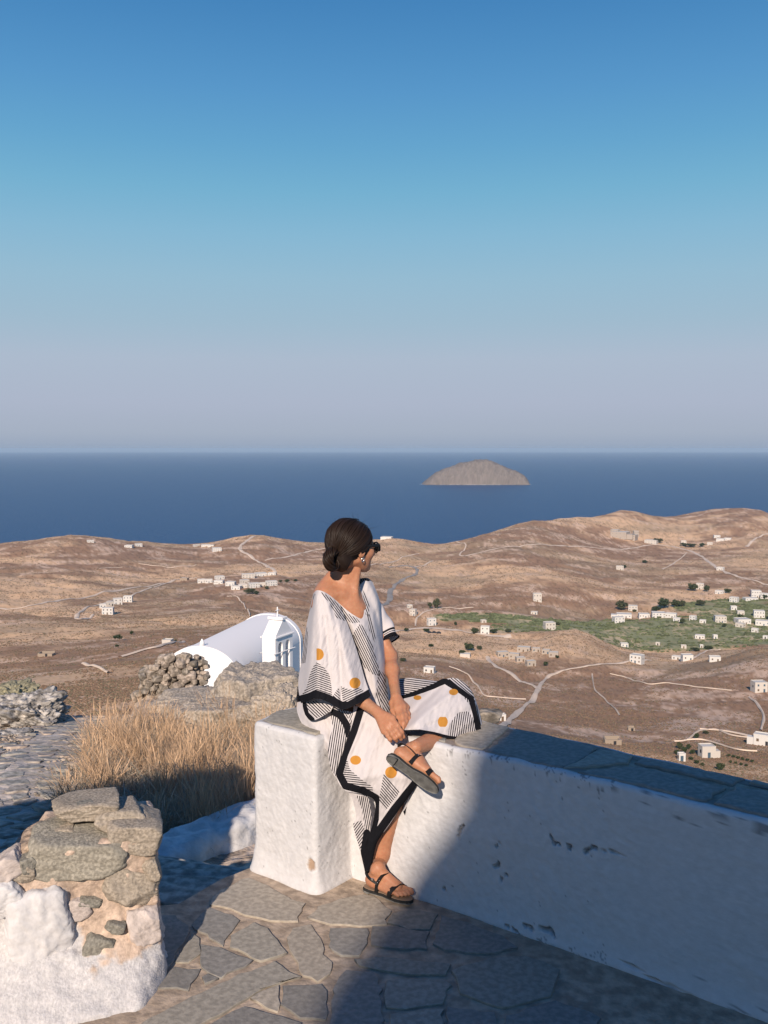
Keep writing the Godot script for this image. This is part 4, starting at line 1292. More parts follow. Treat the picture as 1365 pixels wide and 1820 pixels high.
func make_terrace() -> void:
	# mortar bed with a real edge towards the path
	var edge := PackedVector2Array([Vector2(-6, 3), Vector2(-6, -3.45), Vector2(-3.0, -3.6), Vector2(-1.2, -3.72), Vector2(-0.84, -3.79), Vector2(-0.7, -4.02), Vector2(-0.56, -4.16), Vector2(-0.2, -4.45), Vector2(0.3, -4.3), Vector2(3.2, -2.2), Vector2(6, -0.5), Vector2(6, 3)])
	var bed := structure("terrace", plate(edge, 0.9), M.mortar_floor, "sunlit terrace of grey schist crazy paving in tan mortar")
	bed.position.y = -0.006
	var zA := [240.0, 1540.0, 0.293]; var zB := [540.0, 1560.0, 0.293]
	var flags := [
		[zA, [[450, 235], [480, 160], [690, 65], [800, 115], [960, 200], [1040, 225], [975, 330], [820, 330], [620, 280], [510, 240]], 2],
		[zA, [[340, 355], [440, 250], [600, 290], [630, 330], [525, 480]], 1],
		[zA, [[575, 490], [580, 420], [720, 340], [800, 380], [870, 450], [915, 530], [770, 572]], 0],
		[zA, [[400, 480], [520, 490], [720, 575], [510, 675], [400, 610]], 1],
		[zA, [[345, 400], [390, 440], [390, 530], [330, 580], [240, 580]], 0],
		[zA, [[-40, 310], [240, 300], [325, 360], [325, 400], [215, 600], [100, 720], [-60, 640]], 1],
		[zA, [[225, 612], [390, 625], [320, 750], [240, 735], [130, 740]], 1],
		[zA, [[410, 665], [450, 650], [500, 680], [430, 715]], 1],
		[zA, [[20, 965], [330, 800], [630, 660], [850, 580], [990, 670], [800, 730], [660, 810], [430, 940], [250, 1050], [-60, 1180]], 0],
		[zA, [[470, 950], [650, 840], [900, 910], [1010, 955], [980, 1120], [380, 1120]], 1],
		[zA, [[890, 840], [900, 730], [1120, 712], [1160, 760], [1160, 930], [1000, 920]], 1],
		[zA, [[920, 440], [960, 370], [1060, 350], [1140, 470], [1140, 540], [1200, 590], [1190, 655], [1110, 700], [1010, 660], [960, 560]], 2],
		[zA, [[690, 800], [860, 720], [880, 740], [870, 880], [800, 860]], 2],
		[zB, [[20, 240], [100, 170], [210, 135], [360, 100], [430, 110], [530, 200], [490, 285], [280, 290], [150, 285]], 2],
		[zB, [[165, 310], [280, 303], [395, 308], [390, 400], [330, 480], [220, 470], [155, 420]], 1],
		[zB, [[415, 300], [560, 303], [750, 332], [740, 430], [560, 430], [405, 410]], 1],
		[zB, [[545, 210], [680, 190], [815, 215], [765, 310], [640, 315], [512, 280]], 0],
		[zB, [[300, 500], [480, 480], [700, 505], [880, 530], [860, 590], [600, 590], [330, 540]], 0],
		[zB, [[150, 860], [190, 640], [250, 565], [420, 570], [465, 640], [478, 900], [480, 1000], [160, 1000]], 1],
		[zB, [[500, 622], [850, 612], [890, 650], [850, 760], [620, 795], [495, 795]], 0],
		[zB, [[835, 232], [1000, 275], [1200, 360], [1300, 425], [1100, 470], [850, 440], [790, 400]], 1],
		[zB, [[900, 560], [1140, 490], [1340, 470], [1560, 560], [1500, 720], [1200, 795], [950, 700]], 0],
		[zB, [[880, 785], [1150, 822], [1180, 900], [1100, 1050], [850, 1050]], 1],
		[zB, [[520, 830], [840, 792], [820, 1050], [520, 1050]], 0],
		[zB, [[1230, 840], [1530, 740], [1800, 850], [1600, 1100], [1150, 1100]], 1]]
	var taken := []
	for k in flags.size():
		var poly := PackedVector2Array()
		var c := Vector2.ZERO
		for q in flags[k][1]:
			var e := floor_at(flags[k][0][0] + q[0] * flags[k][0][2], flags[k][0][1] + q[1] * flags[k][0][2])
			poly.append(e); c += e / flags[k][1].size()
		taken.append(poly)
		for i in poly.size(): poly[i] -= c
		var o := part("flagstone", slab_mesh(poly, 0.03, 410 + k, 0.002, 0.0015, rng.randf_range(0.85, 1.12)), [M.flag_a, M.flag_b, M.flag_c][flags[k][2]], bed, Vector3(c.x, 0.0065 + rng.randf_range(0.0, 0.003), c.y))
	var n := 0
	for poly in cells(Vector2(-2.4, -2.75), Vector2(2.6, 0.4), 0.36, 0.014, 450, 0.9):       # the paving goes on under the camera
		var c := Vector2.ZERO
		for q in poly: c += q / poly.size()
		if c.y < -2.58 - 0.02 * absf(c.x): continue
		for i in poly.size(): poly[i] -= c
		part("flagstone", slab_mesh(poly, 0.03, 460 + n, 0.003, 0.0025, rng.randf_range(0.85, 1.12)), [M.flag_a, M.flag_b, M.flag_c][n % 3], bed, Vector3(c.x, 0.009, c.y))
		n += 1
	make_wall()
	make_pier()
	make_shade_house()
# A crack or a scar on the wall, given as pixels of the wall's face: [points, half width in metres].
var wall_plane_n := Vector3(0.63, 0, 0.775).normalized()
func wall_face(u: float, v: float) -> Vector3:
	var r := ray(u, v)
	var n := Vector3(-0.606, 0, 0.7955)          # the long face looks this way
	var a := Vector3(0.24, 0, -3.785)
	return EYE + r * ((a - EYE).dot(n) / r.dot(n))
func block_face(u: float, v: float) -> Vector3:
	var r := ray(u, v)
	var n := Vector3(-0.63, 0, 0.777)
	var a := Vector3(-0.43, 0, -4.0)
	return EYE + r * ((a - EYE).dot(n) / r.dot(n))
func seg_dist(p: Vector3, a: Vector3, b: Vector3) -> float:
	var e := b - a
	return (p - a - e * clampf((p - a).dot(e) / e.dot(e), 0.0, 1.0)).length()
func make_wall() -> void:
	var plan := wall_plan()
	var n1 := fnl(501, 2.2, 3); var n2 := fnl(502, 9.0, 3); var n3 := fnl(503, 40.0, 2)
	var cracks := []
	var zW := [780.0, 1220.0, 0.4286]
	for c in [[[[80, 630], [88, 590], [105, 575]], 0.006], [[[465, 620], [480, 650], [500, 655]], 0.006], [[[520, 655], [555, 660], [540, 675]], 0.005], [[[600, 692], [640, 668], [690, 685], [742, 688]], 0.007], [[[240, 665], [255, 650]], 0.004], [[[218, 752], [245, 745], [248, 730]], 0.005],
		[[[252, 818], [262, 790], [280, 787]], 0.006], [[[790, 1135], [850, 1180], [900, 1205], [960, 1220], [1030, 1255], [1100, 1270], [1180, 1272], [1230, 1300]], 0.007], [[[1285, 1235], [1320, 1260], [1345, 1300]], 0.006], [[[1230, 1310], [1290, 1335], [1365, 1345]], 0.010],
		[[[820, 1065], [835, 1085]], 0.004], [[[20, 838], [45, 842]], 0.004], [[[430, 1000], [470, 1010], [480, 1030]], 0.012], [[[360, 985], [395, 1000]], 0.007], [[[290, 985], [330, 1005], [360, 1030]], 0.003], [[[1050, 1180], [1060, 1230]], 0.003]]:
		var pts := []
		for q in c[0]: pts.append(wall_face(zW[0] + q[0] * zW[2], zW[1] + q[1] * zW[2]))
		for k in pts.size() - 1: cracks.append([pts[k], pts[k + 1], c[1] * 0.75])
	var chip := block_face(553, 1537); var chip2 := block_face(575, 1527); var scar := wall_face(712, 1493)
	# the wall's outline, its corners rounded, walked round in small steps where the camera sees it
	var ring: Array = []
	for k in plan.size():
		var q := plan[k]; var w0 := plan[(k + plan.size() - 1) % plan.size()]; var w2 := plan[(k + 1) % plan.size()]
		var rr := 0.024
		for i in 5:
			var t := i / 4.0
			var a0 := q.move_toward(w0, rr); var a2 := q.move_toward(w2, rr)
			ring.append(a0.lerp(q, t).lerp(q.lerp(a2, t), t))
	var walk := PackedVector2Array(); var nrm := PackedVector2Array()
	for k in ring.size():
		var a: Vector2 = ring[k]; var b: Vector2 = ring[(k + 1) % ring.size()]
		var seen := a.x < 1.5 and b.x < 1.5 and (b - a).x > 0.0 or (a.y > -4.2 and a.x < 0.4)
		var n := maxi(1, int(a.distance_to(b) / (0.0052 if seen else 0.03)))
		for i in n: walk.append(a.lerp(b, float(i) / n))
	var nw := walk.size()
	for k in nw:
		var e := walk[(k + 2) % nw] - walk[(k + nw - 2) % nw]
		nrm.append(Vector2(-e.y, e.x).normalized())
	var rows := 112
	var v := PackedVector3Array(); var col := PackedColorArray()
	var centre := Vector2(0.9, -3.4)
	for j in rows + 5:
		var y := minf(float(j) / rows, 1.0) * (WALL_TOP + 0.03) - 0.03
		for k in nw:
			var p := Vector3(walk[k].x, y, walk[k].y)
			var o2 := nrm[k]
			var d := n1.get_noise_3dv(p) * 0.009 + n2.get_noise_3dv(p) * 0.003 + n3.get_noise_3dv(p) * 0.0016 + 0.022 * exp(-maxf(y, 0.0) * 22.0)
			var c := Vector3(1, 1, 1)
			for q in cracks:
				if absf(p.x - q[0].x) > 0.16 or absf(p.y - q[0].y) > 0.16: continue
				var s := seg_dist(p, q[0], q[1]) + n3.get_noise_3dv(p * 0.7) * 0.006
				var deep := 1.0 - smoothstep(q[2] * 0.1, q[2] * 0.75, s)
				if deep > 0.0:
					d -= 0.05 * deep
			if p.x < -0.2:
				var e1 := (p - chip).length() * (1.0 if p.y < chip.y else 1.25) + n2.get_noise_3dv(p * 3.0) * 0.014
				d -= 0.012 * (1.0 - smoothstep(0.022, 0.027, e1)); c = c.lerp(Vector3(0.62, 0.45, 0.32), 1.0 - smoothstep(0.023, 0.027, e1))
				var e2 := (p - chip2).length() + n2.get_noise_3dv(p * 3.0) * 0.014
				d -= 0.006 * (1.0 - smoothstep(0.014, 0.02, e2))
			# grains of black mould along the worn upper arris, a few near the foot
			var speck := n3.get_noise_3dv(p * 1.7) + n2.get_noise_3dv(p * 1.4) * 0.7
			var rim := smoothstep(0.56, 0.65, y) if p.x > 0.25 else 0.0
			var foot := (1.0 - smoothstep(0.0, 0.1, y)) * smoothstep(0.2, 0.7, p.x)
			if speck > 0.86 - 0.42 * rim - 0.25 * foot: c *= 0.5
			var top := n1.get_noise_2d(p.x, p.z) * 0.008
			var q2 := Vector2(p.x, p.z) + o2 * d
			if j > rows - 6:                       # the arris rolls over into the top
				var r := 0.022
				var t := clampf((j - rows + 6) / 7.0, 0.0, 1.0) * PI / 2.0
				q2 -= o2 * r * (1.0 - cos(t))
				y = WALL_TOP - r + r * sin(t)
			if j > rows + 1:
				q2 = q2 - o2 * [0.015, 0.035, 0.055][j - rows - 2]
				c = Vector3(0.45, 0.38, 0.32)
			v.append(Vector3(q2.x, y + (top if j > 20 else 0.0), q2.y))
			col.append(Color(c.x, c.y, c.z))
	var o := thing("whitewashed_wall", "low whitewashed wall with a protruding end block and schist coping", "wall", Vector3.ZERO)
	part("plaster", finish(v, grid_index(nw, rows + 5, false, true), col), M.whitewash_paint, o)
	var core := PackedVector2Array()
	for q in Geometry2D.offset_polygon(plan, -0.045)[0]: core.append(q)
	part("core", plate(core, 0.3), M.mortar_floor, o, Vector3(0, WALL_TOP - 0.004, 0))
	# coping slabs
	var tops := [
		[[[455, 1272], [494, 1256], [560, 1251], [640, 1262], [660, 1300], [590, 1312], [520, 1296]], 0],
		[[[672, 1268], [760, 1268], [800, 1290], [790, 1325], [700, 1310], [666, 1295]], 1],
		[[[770, 1266], [845, 1262], [905, 1290], [850, 1334], [808, 1328], [812, 1292]], 2],
		[[[862, 1334], [915, 1292], [1000, 1303], [1062, 1325], [1030, 1352], [990, 1362], [900, 1342]], 1],
		[[[1000, 1362], [1068, 1328], [1125, 1338], [1115, 1352], [1040, 1360]], 0],
		[[[1010, 1368], [1060, 1364], [1130, 1358], [1290, 1396], [1235, 1432], [1120, 1398]], 1],
		[[[1130, 1352], [1140, 1343], [1320, 1378], [1300, 1390]], 1],
		[[[1245, 1436], [1310, 1396], [1440, 1412], [1500, 1500], [1365, 1466]], 1],
		[[[1330, 1386], [1340, 1380], [1470, 1400], [1450, 1408]], 0],
		[[[1510, 1500], [1450, 1412], [1600, 1440], [1700, 1540], [1650, 1560]], 1]]
	for k in tops.size():
		var poly := PackedVector2Array(); var c := Vector2.ZERO
		for q in tops[k][0]:
			var e := on_level(q[0], q[1], WALL_TOP + 0.012)
			poly.append(Vector2(e.x, e.z))
		var kept := Geometry2D.intersect_polygons(poly, Geometry2D.offset_polygon(plan, -0.03)[0])
		if kept.is_empty(): continue
		poly = kept[0]
		for q in poly: c += q / poly.size()
		for i in poly.size(): poly[i] -= c
		part("coping_slab", slab_mesh(poly, 0.035, 520 + k, 0.007, 0.005), [M.flag_a, M.flag_b, M.flag_c][tops[k][1]], o, Vector3(c.x, WALL_TOP + 0.007, c.y))
	var lump := part("coping_stone", stone_mesh(540, Vector3(0.07, 0.035, 0.06), 9, 0.08, 14), M.dry_stone[2], o, P(868, 1272, 4.2))
# The rubble pier at the end of the other parapet, broken open: stones in tan mortar, whitewash below.
func make_pier() -> void:
	var o := thing("rubble_pier", "broken end of a rubble wall, grey stones in tan mortar over whitewash", "wall", Vector3(-1.1, 0, -3.3))
	var org := o.position
	var right := Vector3(0.955, 0, -0.297)      # along the face, towards the gap
	var out := Vector3(0.297, 0, 0.955)         # out of the face, towards the camera
	var corner := Vector3(-0.792, 0, -3.27)
	var face := func(u: float, v: float) -> Vector3:
		var r := ray(u, v)
		return EYE + r * ((corner - EYE).dot(out) / r.dot(out))
	var n1 := fnl(601, 5.0, 4); var n2 := fnl(602, 22.0, 3)
	var top := func(s: float) -> float:         # height of the masonry, s metres left of the corner
		return 0.495 - 0.07 * smoothstep(0.38, 0.44, s) - 0.06 * smoothstep(0.47, 0.53, s) + 0.9 * smoothstep(0.6, 0.7, s) - 0.14 * smoothstep(2.3, 2.9, s)  # the rise out of view is shaped to throw shade on the grass
	var f := func(p: Vector3) -> float:
		var q := p - corner
		var s := -q.dot(right); var t := -q.dot(out)
		var h: float = top.call(s)
		var e := Vector3(maxf(-s, s - 0.95), maxf(-t, t - 0.36), p.y - h)
		e += Vector3.ONE * 0.02
		var d := Vector3(maxf(e.x, 0), maxf(e.y, 0), maxf(e.z, 0)).length() + minf(maxf(e.x, maxf(e.y, e.z)), 0.0) - 0.02
		# the whitewashed toe spreads over the floor
		var low := clampf(1.0 - p.y / 0.26, 0.0, 1.0)
		d -= low * low * (0.03 + 0.19 * smoothstep(0.05, -0.06, t) * smoothstep(-0.05, 0.1, s))
		var rag := n1.get_noise_3dv(p) * 0.024 + n2.get_noise_3dv(p) * 0.014
		return d - rag
	var paint := func(p: Vector3) -> Color:
		var q := p - corner
		var s := -q.dot(right)
		var j := n1.get_noise_3dv(p * 1.3) * 0.06 + n2.get_noise_3dv(p) * 0.02
		var line := 0.115 + 0.23 * smoothstep(0.24, 0.32, s)
		var tan_ := Vector3(0.52, 0.395, 0.31) * (1.0 + 0.5 * n2.get_noise_3dv(p * 1.2) + 0.3 * n1.get_noise_3dv(p))
		var white := Vector3(0.57, 0.545, 0.54) * (1.0 + 0.08 * n2.get_noise_3dv(p))
		if s > 0.7: line = 0.75
		var c := white.lerp(tan_, smoothstep(-0.008, 0.012, p.y + j - line))
		return Color(c.x, c.y, c.z)
	var m := net_mesh(f, Vector3(-1.8, -0.05, -3.75), Vector3(-0.64, 1.35, -2.8), 0.0118, paint, 2.2)
	part("mortar", m, M.mortar_rough, o, -org)
	for q in [[1.95, 1.3, 1.55], [3.5, 1.0, 1.4]]:      # unseen rest of the parapet, its height shaped to shade the grass
		var more := part("parapet", stone_mesh(610 + int(q[0]), Vector3(q[1], q[2] / 2.0 + 0.05, 0.2) * 1.12, 4, 0.05, 20, 0.1), M.whitewash_lump, o, corner - right * q[0] - out * 0.18 + Vector3.UP * (q[2] / 2.0) - org)
		more.basis = Basis(right, Vector3.UP, out)
	# [u, v of the middle, half width, half height, half depth in metres, how far its middle lies behind the face, kind, turn about the out axis, cuts]
	var zP := [0.0, 1380.0, 0.337]
	var stones := [
		[410, 445, 0.160, 0.078, 0.13, 0.075, 0, -0.06], [720, 345, 0.098, 0.062, 0.12, 0.08, 1, -0.08], [470, 250, 0.11, 0.032, 0.1, 0.24, 1, 0.05], [640, 285, 0.09, 0.036, 0.1, 0.2, 1, -0.05], [450, 232, 0.03, 0.018, 0.03, 0.16, 2, 0.0],
		[690, 590, 0.096, 0.062, 0.09, 0.062, 1, -0.36], [800, 500, 0.03, 0.045, 0.05, 0.045, 1, 0.2], [475, 665, 0.042, 0.022, 0.04, 0.026, 2, -0.1], [545, 915, 0.080, 0.066, 0.07, 0.05, 2, -0.35], [610, 775, 0.034, 0.018, 0.03, 0.02, 2, -0.3],
		[690, 965, 0.024, 0.026, 0.03, 0.02, 1, 0.3], [150, 470, 0.03, 0.028, 0.04, 0.06, 2, 0.3], [120, 510, 0.045, 0.03, 0.05, 0.05, 1, -0.3], [300, 375, 0.06, 0.026, 0.08, 0.2, 1, 0.1], [190, 420, 0.05, 0.03, 0.1, 0.18, 3, 0.3]]
	var white := [
		[765, 780, 0.052, 0.07, 0.06, 0.042, 4, 0.15], [205, 800, 0.115, 0.145, 0.1, 0.06, 5, 0.1], [40, 500, 0.06, 0.045, 0.06, 0.03, 4, 0.6], [20, 640, 0.06, 0.06, 0.06, 0.03, 5, 0.7], [120, 1090, 0.10, 0.08, 0.08, 0.05, 5, 0.0],
		[430, 1190, 0.075, 0.055, 0.06, 0.03, 5, -0.2], [700, 1100, 0.06, 0.075, 0.06, 0.03, 5, 0.05], [795, 1010, 0.024, 0.075, 0.04, 0.012, 5, 0.1], [280, 1110, 0.05, 0.05, 0.05, 0.03, 5, 0.5], [410, 700, 0.045, 0.04, 0.04, 0.024, 4, 0.2], [570, 1180, 0.06, 0.05, 0.05, 0.03, 5, 0.4], [330, 900, 0.03, 0.07, 0.04, 0.02, 5, -0.3]]
	var k := 0
	for a in stones + white:
		var at: Vector3 = face.call(zP[0] + a[0] * zP[2], zP[1] + a[1] * zP[2]) - out * (a[5] * 0.8 if a[5] > 0.15 else (a[4] * 0.95 - 0.012 - (0.035 if a[1] > 740 and a[6] != 5 else 0.0) if a[6] != 5 else a[5] * 0.62))
		var soft: bool = a[6] == 5
		var mesh := stone_mesh(620 + k, Vector3(a[2], a[3], a[4]) * 1.3, 5 if soft else 6, 0.1 if soft else 0.07, 26, 0.3 if soft else 0.025, Vector3.ONE, 0.1 if soft else 0.3)
		var mat: Material = [M.pier_grey, M.pier_brown, M.pier_dark, M.mortar_stone, M.pier_pink, M.whitewash_lump][a[6]]
		var st := part("stone", mesh, mat, o, at - org)
		st.basis = Basis(right, Vector3.UP, out) * Basis(Vector3.BACK, a[7])
		k += 1
# Unseen house added behind the camera, its gable shaped to cast the terrace shadow.
func make_shade_house() -> void:
	var s := to_sun()
	var z := 11.0
	var outline := PackedVector2Array()
	var edge := []
	for q in [[on_level(520, 1900, 0.0)], [on_level(554, 1820, 0.0)], [on_level(590, 1751, 0.0)], [on_level(634, 1700, 0.0)], [on_level(664, 1656, 0.0)], [on_level(688, 1618, 0.0)], [wall_face(735, 1545)], [wall_face(790, 1475)], [wall_face(822, 1425)], [wall_face(826, 1350)], [on_level(850, 1325, WALL_TOP)], [on_level(895, 1287, WALL_TOP)]]:
		var p: Vector3 = q[0]
		var t := (z - p.z) / s.z
		edge.append(Vector2(p.x + s.x * t, p.y + s.y * t))
	var first: Vector2 = edge[0]; var last: Vector2 = edge[-1]
	outline.append(Vector2(first.x - 0.5, -1.0))
	outline.append(first + Vector2(-0.5, -1.5))
	for q in edge: outline.append(q)
	outline.append(last + Vector2(0.5, 1.0))
	outline.append(last + Vector2(3.0, 1.8)); outline.append(last + Vector2(7.0, 1.8)); outline.append(Vector2(last.x + 7.0, -1.0))
	var o := thing("shade_house", "unseen whitewashed house added behind the terrace, its gable shaped to cast the shadow", "house", Vector3(0, 0, z))
	var tri := Geometry2D.triangulate_polygon(outline)
	var v := PackedVector3Array(); var ix := PackedInt32Array()
	var n := outline.size()
	for e in outline: v.append(Vector3(e.x, e.y, 0.0))
	for e in outline: v.append(Vector3(e.x, e.y, 6.0))
	for k in range(0, tri.size(), 3):
		ix.append_array(PackedInt32Array([tri[k], tri[k + 1], tri[k + 2], n + tri[k + 2], n + tri[k + 1], n + tri[k]]))
	for k in n:
		var a := k; var b := (k + 1) % n
		ix.append_array(PackedInt32Array([a, b, n + a, b, n + b, n + a]))
	part("wall", finish(v, ix, PackedColorArray(), PackedVector2Array(), true), M.whitewash_far, o)
	part("door", box(Vector3(1.0, 2.1, 0.08), 0.01), M.shutter[0], o, Vector3(last.x + 2.5, 1.05, -0.045))
	for k in 2: part("window", box(Vector3(0.8, 1.1, 0.08), 0.01), M.shutter[0], o, Vector3(last.x + 0.8 + 3.4 * k, 3.6, -0.045))

# ---------------------------------------------------------------- the woman
# Distances of bones and flesh, joined smoothly.
func cone(p: Vector3, a: Vector3, b: Vector3, ra: float, rb: float) -> float:
	var e := b - a
	var t := clampf((p - a).dot(e) / e.dot(e), 0.0, 1.0)
	return (p - a - e * t).length() - lerpf(ra, rb, t)
func egg(p: Vector3, c: Vector3, r: Vector3) -> float:
	var q := p - c
	var k0 := (q / r).length()
	var k1 := (q / (r * r)).length()
	return k0 * (k0 - 1.0) / maxf(k1, 1e-5)
func bones_field(bones: Array, k: float) -> Callable:
	return func(p: Vector3) -> float:
		var d := 1e3
		for b in bones:
			d = smin(d, cone(p, b[0], b[1], b[2], b[3]), k)
		return d
func bones_box(bones: Array, pad: float) -> AABB:
	var bb := AABB(bones[0][0], Vector3.ZERO)
	for b in bones:
		var r: float = maxf(b[2], b[3]) + pad
		for q in [b[0], b[1]]:
			bb = bb.expand(q - Vector3.ONE * r).expand(q + Vector3.ONE * r)
	return bb
func join(v: PackedVector3Array, ix: PackedInt32Array, g: Array, xf := Transform3D.IDENTITY) -> void:
	var base := v.size()
	for p in g[0]: v.append(xf * p)
	ix.append_array(shifted(g[1], base))
func flesh(v: PackedVector3Array, ix: PackedInt32Array, bones: Array, cell: float, k: float, xf := Transform3D.IDENTITY) -> void:
	var bb := bones_box(bones, cell * 3.0)
	join(v, ix, net(bones_field(bones, k), bb.position, bb.end, cell), xf)
func hand_bones(wrist: Vector3, fingers: Array, thick: float) -> Array:
	var out := []
	for k in 4:
		var f: Array = fingers[k]
		var r: float = [0.0088, 0.0092, 0.0088, 0.0076][k]
		out.append([wrist, f[0], thick * 0.95, thick * 0.86])
		for i in 3: out.append([f[i], f[i + 1], r * (1.12 - 0.1 * i), r * (1.02 - 0.12 * i)])
	var t: Array = fingers[4]
	out.append([wrist, t[0], thick, 0.013])
	out.append([t[0], t[1], 0.013, 0.0105]); out.append([t[1], t[2], 0.0105, 0.0082])
	return out
# A foot in its own frame: x from heel to toe, y up from the sole, z to the side of the big toe.
func foot_bones(ankle_up: Vector3) -> Array:
	var b := [[Vector3(0.033, 0.028, 0), Vector3(0.06, 0.03, 0), 0.026, 0.026], [Vector3(0.038, 0.03, 0), Vector3(0.066, 0.085, 0), 0.023, 0.026], [Vector3(0.066, 0.085, 0), ankle_up, 0.027, 0.028],
		[Vector3(0.064, 0.07, 0.004), Vector3(0.15, 0.033, 0.006), 0.028, 0.022], [Vector3(0.05, 0.03, 0.0), Vector3(0.155, 0.022, 0.022), 0.024, 0.02], [Vector3(0.05, 0.028, -0.008), Vector3(0.145, 0.018, -0.024), 0.022, 0.017], [Vector3(0.1, 0.04, 0.01), Vector3(0.16, 0.024, 0.0), 0.022, 0.018],
		[Vector3(0.066, 0.085, 0.024), Vector3(0.066, 0.086, 0.028), 0.008, 0.006], [Vector3(0.06, 0.078, -0.024), Vector3(0.06, 0.078, -0.028), 0.008, 0.006]]
	return b
func toe_bones() -> Array:
	var b := []
	var z := [0.029, 0.0115, -0.002, -0.0145, -0.026]
	var tip := [0.226, 0.222, 0.214, 0.204, 0.192]
	for k in 5:
		var r: float = [0.0115, 0.0085, 0.008, 0.0078, 0.0078][k]
		var a := Vector3(0.155 - 0.003 * k, 0.02, z[k] * 0.92); var c := Vector3(tip[k] - 0.018, 0.017, z[k]); var e := Vector3(tip[k] - r, 0.0115, z[k])
		b.append([a, c, r * 1.15, r]); b.append([c, e, r, r * 0.92])
	return b
func sandal(parent: Node3D, xf: Transform3D, heel_strap_up: float) -> void:
	var o := Node3D.new()
	o.name = "sandal"
	parent.add_child(o, true)
	o.transform = xf
	var half := [[-0.006, 0.0], [0.0, 0.017], [0.012, 0.027], [0.035, 0.031], [0.07, 0.029], [0.105, 0.031], [0.14, 0.039], [0.17, 0.042], [0.2, 0.038], [0.222, 0.028], [0.234, 0.014], [0.238, 0.0]]
	var outline := PackedVector2Array()
	for q in half: outline.append(Vector2(q[0], -q[1] * 0.93 * (1.0 if q[0] < 0.1 else 0.92) - (0.0 if q[0] < 0.1 else -0.002)))
	for k in range(half.size() - 2, 0, -1): outline.append(Vector2(half[k][0], half[k][1] * 0.94 * (0.9 if half[k][0] > 0.05 and half[k][0] < 0.11 else 1.0)))
	part("sole", slab_mesh(outline, 0.010, 701, 0.003, 0.0, 1.0, 0.0), M.sole, o, Vector3(0, 0.0, 0))
	part("insole", slab_mesh(Geometry2D.offset_polygon(outline, -0.003)[0], 0.002, 702, 0.0008, 0.0, 1.0, 0.0), M.insole, o, Vector3(0, 0.0028, 0))
	part("outsole", slab_mesh(outline.duplicate(), 0.004, 704, 0.001, 0.0, 1.0, 0.0), M.outsole, o, Vector3(0, -0.0095, 0))
	var heel := PackedVector2Array()
	for q in outline:
		if q.x < 0.062: heel.append(q)
	part("heel_pad", slab_mesh(heel, 0.006, 703, 0.0015, 0.0, 1.0, 0.0), M.outsole, o, Vector3(0, -0.0125, 0))
	var strap := func(pts: Array, w: float) -> void:
		var line := spline(pts, 8)
		var v := PackedVector3Array(); var ix := PackedInt32Array()
		var n := line.size()
		for k in n:
			var t: Vector3 = (line[mini(k + 1, n - 1)] - line[maxi(k - 1, 0)]).normalized()
			var out: Vector3 = line[k] - Vector3(line[k].x, 0.02, 0.0)
			if absf(line[k].z) < 0.001 and line[k].x < 0.02: out = Vector3(-1, 0, 0)
			out = (out - t * out.dot(t)).normalized()
			var side := t.cross(out)
			for q in [[-w, 0.0], [-w, 0.0022], [w, 0.0022], [w, 0.0]]: v.append(line[k] + side * q[0] + out * q[1])
		for k in n - 1:
			for s in 4:
				var a := k * 4 + s; var b := k * 4 + (s + 1) % 4
				ix.append_array(PackedInt32Array([a, b, a + 4, b, b + 4, a + 4]))
		part("strap", finish(v, ix, PackedColorArray(), PackedVector2Array(), true), M.leather, o)
	strap.call([Vector3(0.158, 0.001, 0.043), Vector3(0.166, 0.03, 0.04), Vector3(0.168, 0.046, 0.012), Vector3(0.162, 0.042, -0.016), Vector3(0.152, 0.026, -0.038), Vector3(0.148, 0.001, -0.039)], 0.0095)
	strap.call([Vector3(0.082, 0.001, 0.032), Vector3(0.09, 0.045, 0.036), Vector3(0.104, 0.073, 0.02), Vector3(0.108, 0.079, 0.0), Vector3(0.1, 0.072, -0.022), Vector3(0.086, 0.042, -0.034), Vector3(0.078, 0.001, -0.031)], 0.0075)
	strap.call([Vector3(0.088, 0.046, 0.036), Vector3(0.05, heel_strap_up * 0.88, 0.036), Vector3(0.022, heel_strap_up, 0.021), Vector3(0.0105, heel_strap_up, 0.0), Vector3(0.022, heel_strap_up, -0.021), Vector3(0.05, heel_strap_up * 0.88, -0.036), Vector3(0.086, 0.042, -0.034)], 0.0055)
	for q in [[0.096, 0.058, -0.0315], [0.102, 0.07, -0.022], [0.09, 0.05, -0.036], [0.1, 0.066, 0.03], [0.092, 0.05, 0.0385]]:
		var stud := SphereMesh.new()
		stud.radius = 0.0022; stud.height = 0.0044; stud.radial_segments = 8; stud.rings = 4
		part("stud", stud, M.silver, o, Vector3(q[0], q[1], q[2] * 1.06))
	part("buckle", box(Vector3(0.012, 0.01, 0.003), 0.001), M.silver, o, Vector3(0.066, 0.058, -0.0405))

